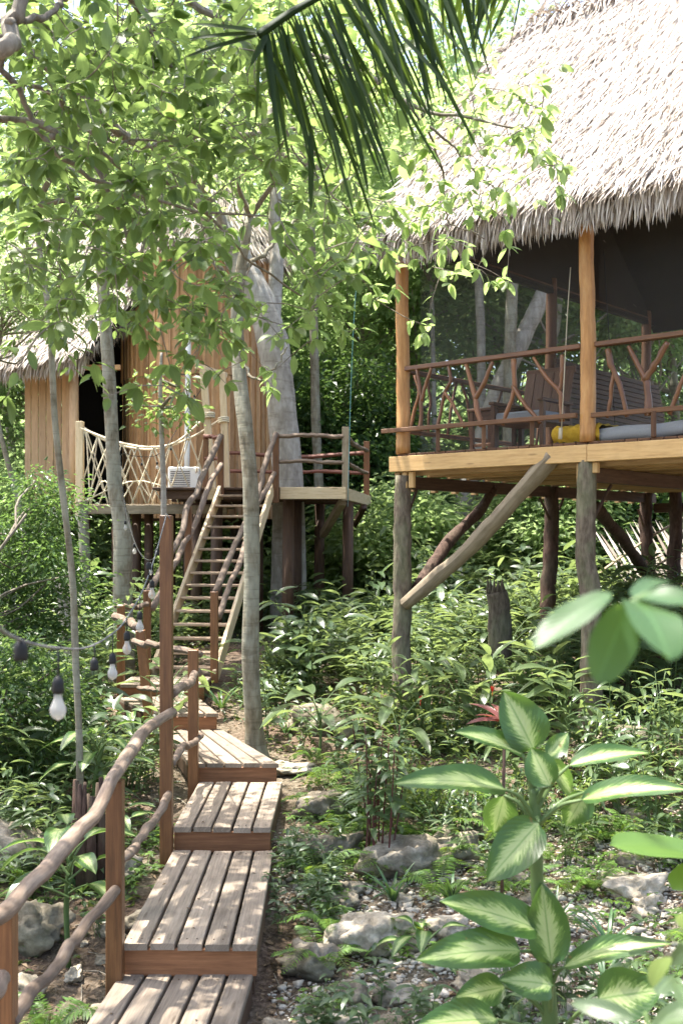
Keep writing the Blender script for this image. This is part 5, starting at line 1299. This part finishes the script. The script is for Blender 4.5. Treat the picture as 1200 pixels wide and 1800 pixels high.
# bright low patch right of the walkway
for k in range(22): spawn('herb_a', k % 4, X_(random.uniform(490, 590), 8.3), random.uniform(7.9, 9.3), random.uniform(.32, .5))
# ground cover mass (uncountable)
g = G(); rs = np.random.default_rng(21); n = 34000
y = 7.5 + 22 * rs.random(n) ** .8; x = rs.uniform(-1, 1, n) * (y * .34 + 1); keep = (vn(x * 1.3, y * 1.3) > .38)
wx = np.interp(y, way[:, 1], way[:, 0]); keep &= (np.abs(x - wx) > .6) | (y > 15)
px_ = 600 + x / y * F; keep &= ~((px_ > 480) & (y < 9.3)) | (vn(x * 2.2, y * 2.2) > .62)
x, y = x[keep], y[keep]; n = len(x); hgt = rs.random(n) ** 1.5 * np.clip((y - 7) * .03, .04, .35)
p_ = np.stack([x, y, gz(x, y) + hgt + .015], 1); l = rs.uniform(.04, .11, n)
g.lo(p_, rs.normal(0, 1, (n, 3)) * [1, 1, .35], np.array([0, 0, 1.]) + rs.normal(0, .35, (n, 3)), l, l * .55, rnd=rs.random(n))
tag(g.build('ground_cover', Lf['shrub']), 'low leafy ground cover spreading over the forest floor', 'ground cover', None, 'stuff')
# far undergrowth mass
g = G(); n = 90000; y = rs.uniform(22, 52, n); x = rs.uniform(-1, 1, n) * (y * .36 + 2); h_ = 1.6 * rs.random(n) ** 1.2 * (.5 + vn(x * .5, y * .5))
p_ = np.stack([x, y, gz(x, y) + h_], 1); l = rs.uniform(.12, .28, n)
g.lo(p_, rs.normal(0, 1, (n, 3)) * [1, 1, .4], np.array([0, 0, 1.]) + rs.normal(0, .4, (n, 3)), l, l * .5, rnd=rs.random(n))
tag(g.build('undergrowth', Lf['forest']), 'continuous green undergrowth deep in the forest', 'undergrowth', None, 'stuff')
# far forest mass
g = G(); n = 80000; an = rs.uniform(-.62, .62, n); d = rs.uniform(56, 74, n); x = d * np.sin(an); y = d * np.cos(an)
h_ = rs.random(n) * (8 + 9 * fbm(x * .12 + 5, y * .12)) ; p_ = np.stack([x, y, gz(x, y) + h_], 1); keep = vn(x * .35 + p_[:, 2] * .3, p_[:, 2] * .5) > .25; p_ = p_[keep]; n = len(p_)
g.lo(p_, rs.normal(0, 1, (n, 3)), np.array([0, 0, 1.]) + rs.normal(0, .5, (n, 3)), rs.uniform(.4, .9, n), rs.uniform(.25, .5, n), rnd=rs.random(n))
tag(g.build('forest', Lf['forest2']), 'far wall of forest foliage closing the view', 'forest', None, 'stuff')
# leaf litter and twigs
g = G(); n = 16000; y = 4.8 + 11 * rs.random(n) ** 1.1; x = rs.uniform(-1, 1, n) * (y * .34 + .5); keep = vn(x * 2 + 9, y * 2) > .3; x, y = x[keep], y[keep]; n = len(x)
p_ = np.stack([x, y, gz(x, y) + .008 + .05 * fbm(x * 7, y * 7) * .5 + .012], 1); l = rs.uniform(.02, .075, n)
g.lo(p_, rs.normal(0, 1, (n, 3)) * [1, 1, .12], np.array([0, 0, 1.]) + rs.normal(0, .3, (n, 3)), l, l * rs.uniform(.2, .6, n), rnd=rs.random(n))
for A0, A1, C0, C1, z in PLANKS:
    for _ in range(3):
        t_, f_ = rs.random(), rs.random(); l = A0 + (C0 - A0) * t_; r = A1 + (C1 - A1) * t_; q = l + (r - l) * f_; q[2] = z + .006
        if rs.random() < .6: g.lo(q[None], rs.normal(0, 1, (1, 3)) * [1, 1, .05], np.array([[.1, .1, 1.]]), rs.uniform(.02, .05), .015, rnd=rs.random(1))
tag(g.build('leaf_litter', Lf['litter']), 'brown dry leaf litter strewn over the soil', 'leaf litter', None, 'stuff')
g = G()
for k in range(420):
    yy = rs.uniform(5, 11); xx = rs.uniform(-1, 1) * yy * .33
    if abs(xx - np.interp(yy, way[:, 1], way[:, 0])) < .55: continue
    an = rs.random() * 6.28; L_ = rs.uniform(.08, .5); z = float(gz(xx, yy)); d_ = np.array([math.cos(an), math.sin(an), 0]) * L_
    q = spline([[xx, yy, z + .012], np.array([xx, yy, z + .03]) + d_ * .5 + rs.normal(0, .02, 3), [xx + d_[0], yy + d_[1], float(gz(xx + d_[0], yy + d_[1])) + .014]], 6); g.tube(q, rs.uniform(.002, .007), 4)
tag(g.build('twig_litter', B['twig']), 'thin dead twigs lying on the soil', 'twig litter', None, 'stuff')

# ------------------------------------------------------------ stones
def rockmesh(seed, sub=3):
    import bmesh
    bm = bmesh.new(); bmesh.ops.create_icosphere(bm, subdivisions=sub, radius=1); off = Vector((seed * 3.1, seed * 1.7, seed))
    rs = np.random.default_rng(seed); planes = nrmz(rs.normal(0, 1, (9, 3)))
    for v in bm.verts:
        c = v.co.copy(); r = 1.0
        for pl in planes:
            dd = c.x * pl[0] + c.y * pl[1] + c.z * pl[2]
            if dd > .1: r = min(r, .66 / dd)
        n1 = noise.fractal(c * 1.5 + off, .8, 2.1, 6); n2 = noise.noise(c * 6 + off); n3 = abs(noise.noise(c * 3.2 + off)); v.co = c * (r * (1 + .34 * n1 + .10 * n2 - .28 * n3 - .10 * max(0, noise.noise(c * 11 + off))))
    V = np.array([v.co[:] for v in bm.verts]); Fc = np.array([[v.index for v in f.verts] for f in bm.faces]); bm.free(); return V, Fc
RK = [rockmesh(k + 1, 4) for k in range(6)]
def rock(px, py, d, sx, sy, sz, k, m, label, rz=0):
    V, Fc = RK[k % 6]; x = X_(px, d); z = float(gz(x, d)); c, s = math.cos(rz), math.sin(rz)
    V2 = V * [sx, sy, sz]; V2 = np.stack([V2[:, 0] * c - V2[:, 1] * s, V2[:, 0] * s + V2[:, 1] * c, V2[:, 2]], 1) + [x, d, z + sz * .35]
    g = G(); g.add(V2, [Fc], 0, rnd=.5); o = g.build('rock', S[m], None, (x, d, z)); tag(o, label, 'rock'); return o
rock(720, 1560, 8.9, .46, .34, .26, 3, 'lime', 'large weathered limestone boulder behind the pale slab')
rock(790, 1540, 9.1, .24, .25, .22, 1, 'lime', 'grey limestone lump on the right end of the large boulder')
rock(580, 1545, 9.2, .34, .22, .20, 2, 'lime', 'long low grey boulder behind the dark stemmed shrub')
rock(650, 1660, 7.7, .36, .24, .22, 3, 'pale', 'angular pale slab of limestone beside the small variegated plant')
rock(540, 1690, 7.4, .22, .18, .15, 4, 'lime', 'dark mossy stone nearest the walkway edge on the right')
rock(615, 1712, 7.0, .13, .12, .11, 5, 'lime', 'grey stone between the pale slab and the walkway')
rock(690, 1722, 7.0, .14, .12, .12, 1, 'pale', 'yellowish block of stone below the small variegated plant')
rock(590, 1765, 6.6, .26, .14, .085, 2, 'pale', 'flat pale ridge of stone at the bottom edge')
rock(490, 1770, 6.5, .17, .14, .10, 0, 'lime', 'greenish stone at the bottom beside the walkway')
rock(740, 1770, 6.5, .09, .08, .05, 3, 'lime', 'rounded brown stone in the white gravel')
rock(700, 1790, 6.4, .16, .10, .06, 4, 'pale', 'pale flat stone in the white gravel at the bottom edge')
rock(830, 1700, 7.1, .16, .13, .12, 5, 'pale', 'pale stone behind the lower leaves of the big variegated plant')
rock(790, 1655, 7.8, .2, .16, .12, 2, 'pale', 'white chalky stone behind the big variegated plant')
rock(260, 1520, 8.0, .22, .17, .13, 1, 'lime', 'mossy stone left of the tall post foot')
rock(175, 1695, 6.8, .12, .10, .08, 3, 'pale', 'small pale stone left of the second handrail post')
rock(45, 1500, 7.8, .3, .22, .24, 4, 'lime', 'pitted grey boulder by the left edge')
rock(30, 1380, 9.0, .45, .3, .3, 0, 'lime', 'rough grey boulder in the left undergrowth')
rock(545, 1215, 13.2, .42, .3, .26, 5, 'lime', 'grey boulder in the undergrowth behind the slender trunk')
rock(620, 1235, 12.8, .3, .22, .2, 2, 'lime', 'smaller grey boulder right of the one behind the slender trunk')
rock(570, 1400, 10.2, .3, .22, .22, 3, 'lime', 'shaded rough stone beside the short walkway step')
rock(500, 1300, 11.6, .34, .26, .10, 1, 'pale', 'flat pale stone by the foot of the slender trunk')
rock(850, 1500, 9.4, .22, .2, .15, 4, 'lime', 'stone half hidden behind the big variegated plant')
rock(1090, 1265, 11.2, .4, .24, .14, 5, 'lime', 'low grey stone on the brown soil at the right')
rock(930, 1640, 7.8, .25, .2, .14, 0, 'pale', 'pale stone right of the big plant stem')
rock(1120, 1600, 8.2, .3, .2, .15, 2, 'pale', 'sunlit pale stone near the right edge')
for k in range(70):
    px = random.uniform(470, 1230); d = random.uniform(5.9, 9.6)
    if random.random() < .3: px = random.uniform(0, 280); d = random.uniform(6.2, 9.5)
    if clear(X_(px, d), d) < .6: continue
    s0 = random.uniform(.03, .09) if k % 3 else random.uniform(.08, .15)
    o = rock(px, 0, d, s0 * random.uniform(.8, 1.6), s0, s0 * random.uniform(.5, .9), k, ('pale', 'lime')[k % 2], 'loose limestone chunk lying on the garden soil', random.uniform(0, 6)); o['group'] = 'loose limestone chunks on the garden soil'
# gravel (uncountable)
g = G(); Vp, Fp = rockmesh(9, 1); n = 17000; rs = np.random.default_rng(5)
y = rs.uniform(5.2, 9.8, n); px_ = 470 + 760 * rs.random(n) ** .8; x = (px_ - 600) / F * y
keep = (vn(x * 1.6, y * 1.6) + .35 * (px_ > 700) * (px_ > 600) * (y < 8.4) > .46); x, y = x[keep], y[keep]; n = len(x)
s_ = rs.lognormal(-4.25, .5, n); A_ = rs.random(n) * 6.28; ca, sa = np.cos(A_)[:, None], np.sin(A_)[:, None]
v = Vp[None] * (s_[:, None] * rs.uniform(.7, 1.3, (n, 3)))[:, None, :] * [1, 1, .7]
v = np.stack([v[..., 0] * ca - v[..., 1] * sa, v[..., 0] * sa + v[..., 1] * ca, v[..., 2]], -1) + np.stack([x, y, gz(x, y) + s_ * .3], 1)[:, None]
Fq = (Fp[None] + (np.arange(n) * len(Vp))[:, None, None]).reshape(-1, 3); g.add(v.reshape(-1, 3), [Fq], 0, rnd=.5)
tag(g.build('gravel', S['pebble']), 'pale limestone gravel and rubble on the soil', 'gravel', None, 'stuff')

# ------------------------------------------------------------ featured plants
big = thing('variegated_plant', 'large dumb cane plant with cream centred green leaves at the right front', 'plant', (X_(962, 4.7), 4.7, float(gz(X_(962, 4.7), 4.7))))
d0 = 4.7
stem = spline([(X_(968, d0), d0, float(gz(X_(968, d0), d0)) - .05), P(966, 1800, d0), P(950, 1650, d0), P(942, 1520, d0), P(940, 1440, d0), P(938, 1385, d0)], 30)
G().tube(stem, np.linspace(.036, .022, 30) * (1 + .05 * np.sin(np.arange(30) * 2.2)), 14).build('stem', Lf['stem'], big)
# (petiole root y, blade base, blade tip, width px, depth offset base, tip, normal, droop)
BL = [(1400, (937, 1318), (886, 1218), 88, 0, .02, (.1, -.9, .35), .10), (1420, (918, 1326), (808, 1283), 50, -.02, -.15, (0, -.6, .8), .22),
      (1440, (888, 1388), (706, 1372), 62, -.08, -.3, (.1, -.6, .8), .25), (1450, (885, 1398), (868, 1462), 62, .05, .12, (0, -1, .1), .1),
      (1455, (946, 1446), (858, 1546), 78, -.12, -.25, (-.2, -.95, .3), .12), (1430, (1000, 1345), (1133, 1322), 44, .02, .0, (0, -.55, .8), .28),
      (1420, (966, 1382), (934, 1316), 58, -.08, -.02, (-.3, -.9, .2), .05), (1460, (1022, 1406), (1192, 1380), 52, -.08, -.25, (0, -.6, .8), .3),
      (1460, (1028, 1392), (995, 1450), 56, .08, .1, (0, -1, .1), .1), (1410, (962, 1330), (996, 1290), 38, .1, .16, (.1, -.9, .4), .1),
      (1400, (955, 1330), (1010, 1400), 40, .14, .3, (0, -.8, .5), .2),
      (1660, (945, 1634), (784, 1584), 74, -.05, -.2, (.1, -.75, .65), .2), (1700, (914, 1672), (744, 1682), 74, -.12, -.35, (.05, -.75, .7), .25),
      (1740, (968, 1694), (952, 1556), 76, -.06, -.03, (.0, -1, .15), .05), (1740, (990, 1700), (1160, 1652), 52, -.05, -.15, (0, -.5, .85), .35),
      (1780, (886, 1735), (803, 1752), 56, -.05, -.1, (0, -.85, .5), .15), (1790, (970, 1732), (884, 1722), 66, -.15, -.22, (0, -.8, .6), .25),
      (1850, (872, 1792), (740, 1800), 66, -.2, -.35, (0, -.75, .65), .2), (1820, (1050, 1756), (1160, 1740), 88, -.2, -.3, (0, -.9, .45), .15),
      (1640, (925, 1640), (880, 1600), 40, .12, .2, (0, -.8, .5), .2)]
for ry, b_, t_, w_, db, dt, nn, dr_ in BL:
    a_ = P(b_[0], b_[1], d0 + db); q = P(t_[0], t_[1], d0 + dt); yy = P(0, ry, d0)[2]; root = stem[int(np.argmin(np.abs(stem[:, 2] - yy)))]
    L_ = np.linalg.norm(q - a_); m = (root + a_) / 2 + np.array([0, .0, .03])
    pet = G().tube(spline([root, m, a_], 10), np.linspace(.013, .006, 10), 8)
    # tip correction for the droop: aim slightly above
    nv = nrmz(np.array(nn)); dv = nrmz(q - a_ + nv * dr_ * L_)
    lf = G(); lf.leaves(a_[None], dv[None], nv[None], L_ * 1.03 / (1 - .22 * dr_), w_ / F * d0, 0, nseg=18, m=9, droop=dr_, fold=.10, a=.52, b=.82, rip=.05, curl=-.15)
    o = lf.build('leaf', Lf['dief'], big); pt_ = pet.build('petiole', Lf['stem'], big)
def dief(px, d, h, n, L, seed, label, s=1.):
    x = X_(px, d); e = p_big(seed, n, L, .42, h).build('variegated_plant', [Lf['dief'], Lf['stem']], None); e.location = (x, d, float(gz(x, d))); e.rotation_euler.z = seed; tag(e, label, 'plant'); return e
dief(122, 7.5, .86, 13, .36, 3, 'variegated cane plant left of the lower handrail before the dark stakes')
dief(172, 10.0, .75, 12, .36, 5, 'variegated plant behind the string of bulbs at the left')
dief(205, 9.4, .25, 8, .26, 8, 'low variegated plant with pale leaves between the stakes and the tall post')
dief(745, 7.5, .10, 7, .26, 9, 'small variegated plant with yellowish leaves beside the pale slab')
dief(1110, 4.2, .22, 8, .24, 12, 'low variegated plant at the bottom right corner')
dief(30, 5.6, .12, 7, .28, 14, 'variegated leaves poking out at the lower left beside the first post')
dief(235, 12.4, .35, 7, .26, 15, 'small variegated plant left of the leaning rail post')
# canes with dark stems
cane = thing('cane_shrub', 'clump of dark reddish stemmed canes with lance leaves beyond the boulder', 'shrub', (X_(650, 9.0), 9.0, float(gz(X_(650, 9.0), 9.0))))
g = G(); gl = G(); rs = np.random.default_rng(31)
for k in range(13):
    px = rs.uniform(632, 685); d = rs.uniform(8.8, 9.4); a_ = np.array([X_(px, d), d, float(gz(X_(px, d), d)) - .02]); top = a_ + [rs.normal(0, .09), rs.normal(0, .1), rs.uniform(.75, 1.2)]
    q = spline([a_, (a_ + top) / 2 + rs.normal(0, .02, 3), top], 12); g.tube(q, np.linspace(.009, .005, 12), 6)
    n = 12; f = np.linspace(.5, 1, n); pos = np.stack([np.interp(f * 11, np.arange(12), q[:, i]) for i in range(3)], 1); aa = np.arange(n) * 2.4 + k
    gl.leaves(pos, np.stack([np.cos(aa), np.sin(aa), np.full(n, .25)], 1), np.array([0, 0, 1.]) + rs.normal(0, .2, (n, 3)), rs.uniform(.14, .24, n), .055, nseg=6, m=3, droop=.5, fold=.15)
g.build('stem', plain('red_stem', (.09, .03, .025), .5), cane); gl.build('foliage', Lf['herb'], cane)
cane2 = thing('cane_shrub', 'group of slim green canes with lance leaves on the right slope', 'shrub', (X_(1110, 9.9), 9.9, float(gz(X_(1110, 9.9), 9.9))))
g = G(); gl = G()
for k in range(26):
    px = rs.uniform(1040, 1215); d = rs.uniform(9.3, 10.6); a_ = np.array([X_(px, d), d, float(gz(X_(px, d), d)) - .02]); top = a_ + [rs.normal(0, .09), rs.normal(0, .1), rs.uniform(.6, 1.05)]
    q = spline([a_, (a_ + top) / 2 + rs.normal(0, .02, 3), top], 12); g.tube(q, np.linspace(.006, .004, 12), 6)
    n = 11; f = np.linspace(.4, 1, n); pos = np.stack([np.interp(f * 11, np.arange(12), q[:, i]) for i in range(3)], 1); aa = np.arange(n) * 2.4 + k
    gl.leaves(pos, np.stack([np.cos(aa), np.sin(aa), np.full(n, .3)], 1), np.array([0, 0, 1.]) + rs.normal(0, .2, (n, 3)), rs.uniform(.12, .2, n), .04, nseg=6, m=3, droop=.6, fold=.15)
g.build('stem', Lf['stem'], cane2); gl.build('foliage', Lf['herb'], cane2)
# heliconia with red flowers
for (px, py, d, lab) in ((862, 1195, 11.6, 'heliconia with broad upright leaves and red flower by the stump'), (745, 1190, 12.0, 'broad leaved heliconia at the foot of the corner stilt'), (925, 1180, 12.0, 'tall broad leaved heliconia before the rear stilt')):
    x = X_(px, d); e = thing('heliconia', lab, 'plant', (x, d, float(gz(x, d)))); g = p_herb(int(px), .95, 4, .42, .26, up=.7, alt=6); g.V = [v + ORG[e.name] for v in g.V]; g.build('foliage', [Lf['ginger'], Lf['stem']], e)
    for q in range(1):
        c_ = ORG[e.name] + [rng.normal(0, .15), rng.normal(0, .1), rng.uniform(.55, .85)]
        fl = G(); fl.leaves(np.repeat(c_[None], 5, 0), np.stack([rng.normal(0, .25, 5), rng.normal(0, .25, 5), np.full(5, 1.)], 1), np.array([[0, -1., 0]] * 5), .07, .014, nseg=4, m=3, droop=.1); fl.tube([c_ - [0, 0, .05], c_], .004, 5); fl.build('flower', REDF, e); G().tube([ORG[e.name], c_ - [0, 0, .04]], .005, 5).build('flower_stalk', Lf['stem'], e)
x = X_(880, 7.6); e = thing('red_leaved_plant', 'cordyline with striped red leaves behind the big variegated plant', 'plant', (x, 7.6, float(gz(x, 7.6))))
top = P(886, 1272, 7.6); G().tube([ORG[e.name], top], .012, 7).build('stem', W['dark'], e)
g = G(); n = 14; aa = np.arange(n) * 2.4; g.leaves(np.repeat(top[None], n, 0), np.stack([np.cos(aa), np.sin(aa), rng.uniform(.1, 1.2, n)], 1), np.array([0, 0, 1.]) + rng.normal(0, .2, (n, 3)), rng.uniform(.2, .34, n), .055, nseg=8, m=3, droop=.4, fold=.2, a=.4, b=.6); g.build('leaves', Lf['ti'], e)
# young ferny tree leaves beside step, right: lobed leaves
# ------------------------------------------------------------ out-of-focus leaves close to the camera
def nearleaf(g, b_, t_, w, d1, d2, nn, dr_=.15, rnd=.5):
    a_, q = P(*b_, d1), P(*t_, d2); nv = nrmz(np.array(nn, float)); L_ = np.linalg.norm(q - a_); dv = nrmz(q - a_ + nv * dr_ * L_)
    g.leaves(a_[None], dv[None], nv[None], L_ * 1.03, w / F * d1, 0, nseg=16, m=7, droop=dr_, fold=.08, a=.5, b=.5, rip=.04, rnd=rnd)
nb = thing('near_branch', 'blurred broad leaves on a twig close to the camera at the right edge', 'plant', (1.1, 1.9, float(gz(1.1, 1.9))))
q = spline([(1.1, 1.9, float(gz(1.1, 1.9)) - .1), (1.0, 1.8, 1.4), (.8, 1.75, 2.6), P(1225, 1080, 1.7), P(1150, 1045, 1.68), P(1100, 1062, 1.66)], 30)
G().tube(q, np.linspace(.016, .003, 30), 8).build('stem', Lf['stem'], nb)
for b_, t_, w, d1, d2, nn, dd in (((1072, 1042), (938, 1138), 62, 1.66, 1.6, (-.3, -.6, .75), .15), ((1102, 1064), (1048, 1198), 84, 1.66, 1.62, (.1, -1, .15), .05), ((1112, 1056), (1178, 1150), 96, 1.66, 1.5, (.2, -.6, .8), .3), ((1120, 1052), (1245, 1062), 60, 1.66, 1.6, (0, -.5, .9), .3), ((1110, 1050), (1170, 1020), 40, 1.68, 1.8, (0, -.3, .9), .2)):
    g = G(); nearleaf(g, b_, t_, w, d1, d2, nn, dd, random.random()); g.build('leaf', Lf['near'], nb)
nb2 = thing('near_bush', 'blurred dark leafy bush close to the camera in the lower right corner', 'plant', (.95, 2.3, float(gz(.95, 2.3))))
g = G(); gl = G()
for k in range(6):
    top = P(random.uniform(1130, 1290), random.uniform(1640, 1800), random.uniform(2.1, 2.6)); a_ = np.array([.95 + random.uniform(-.1, .1), 2.3, float(gz(.95, 2.3)) - .05])
    q = spline([a_, (a_ + top) / 2 + [.05, 0, .1], top], 10); g.tube(q, .005, 5)
    for j in range(4):
        dd = top + rng.normal(0, .05, 3); gl.leaves(dd[None], rng.normal(0, 1, (1, 3)) * [1, 1, .5] + [[-.2, 0, -.2]], np.array([[0, -.5, .8]]) + rng.normal(0, .3, (1, 3)), rng.uniform(.10, .16), rng.uniform(.04, .06), 0, nseg=8, m=5, droop=.25, fold=.1)
g.build('stem', Lf['stem'], nb2); gl.build('leaves', Lf['herb'], nb2)
for (b_, t_, w, dd, lab) in (((1260, 1520), (1074, 1478), 78, 4.4, 'large pale sunlit leaf plant at the right edge'),):
    e = thing('elephant_ear', lab, 'plant', (X_(1260, dd), dd, float(gz(X_(1260, dd), dd)))); g = G()
    for (b2, t2, w2) in ((b_, t_, w), ((1250, 1500), (1330, 1440), 90), ((1250, 1530), (1180, 1560), 60)): nearleaf(g, b2, t2, w2, dd, dd - .2, (0, -.35, .95), .2)
    g.build('leaf', Lf['light'], e); G().tube(spline([ORG[e.name], P(1270, 1650, dd), P(1255, 1515, dd)], 12), np.linspace(.02, .01, 12), 8).build('stem', Lf['stem'], e)
print('objects', len(bpy.data.objects))
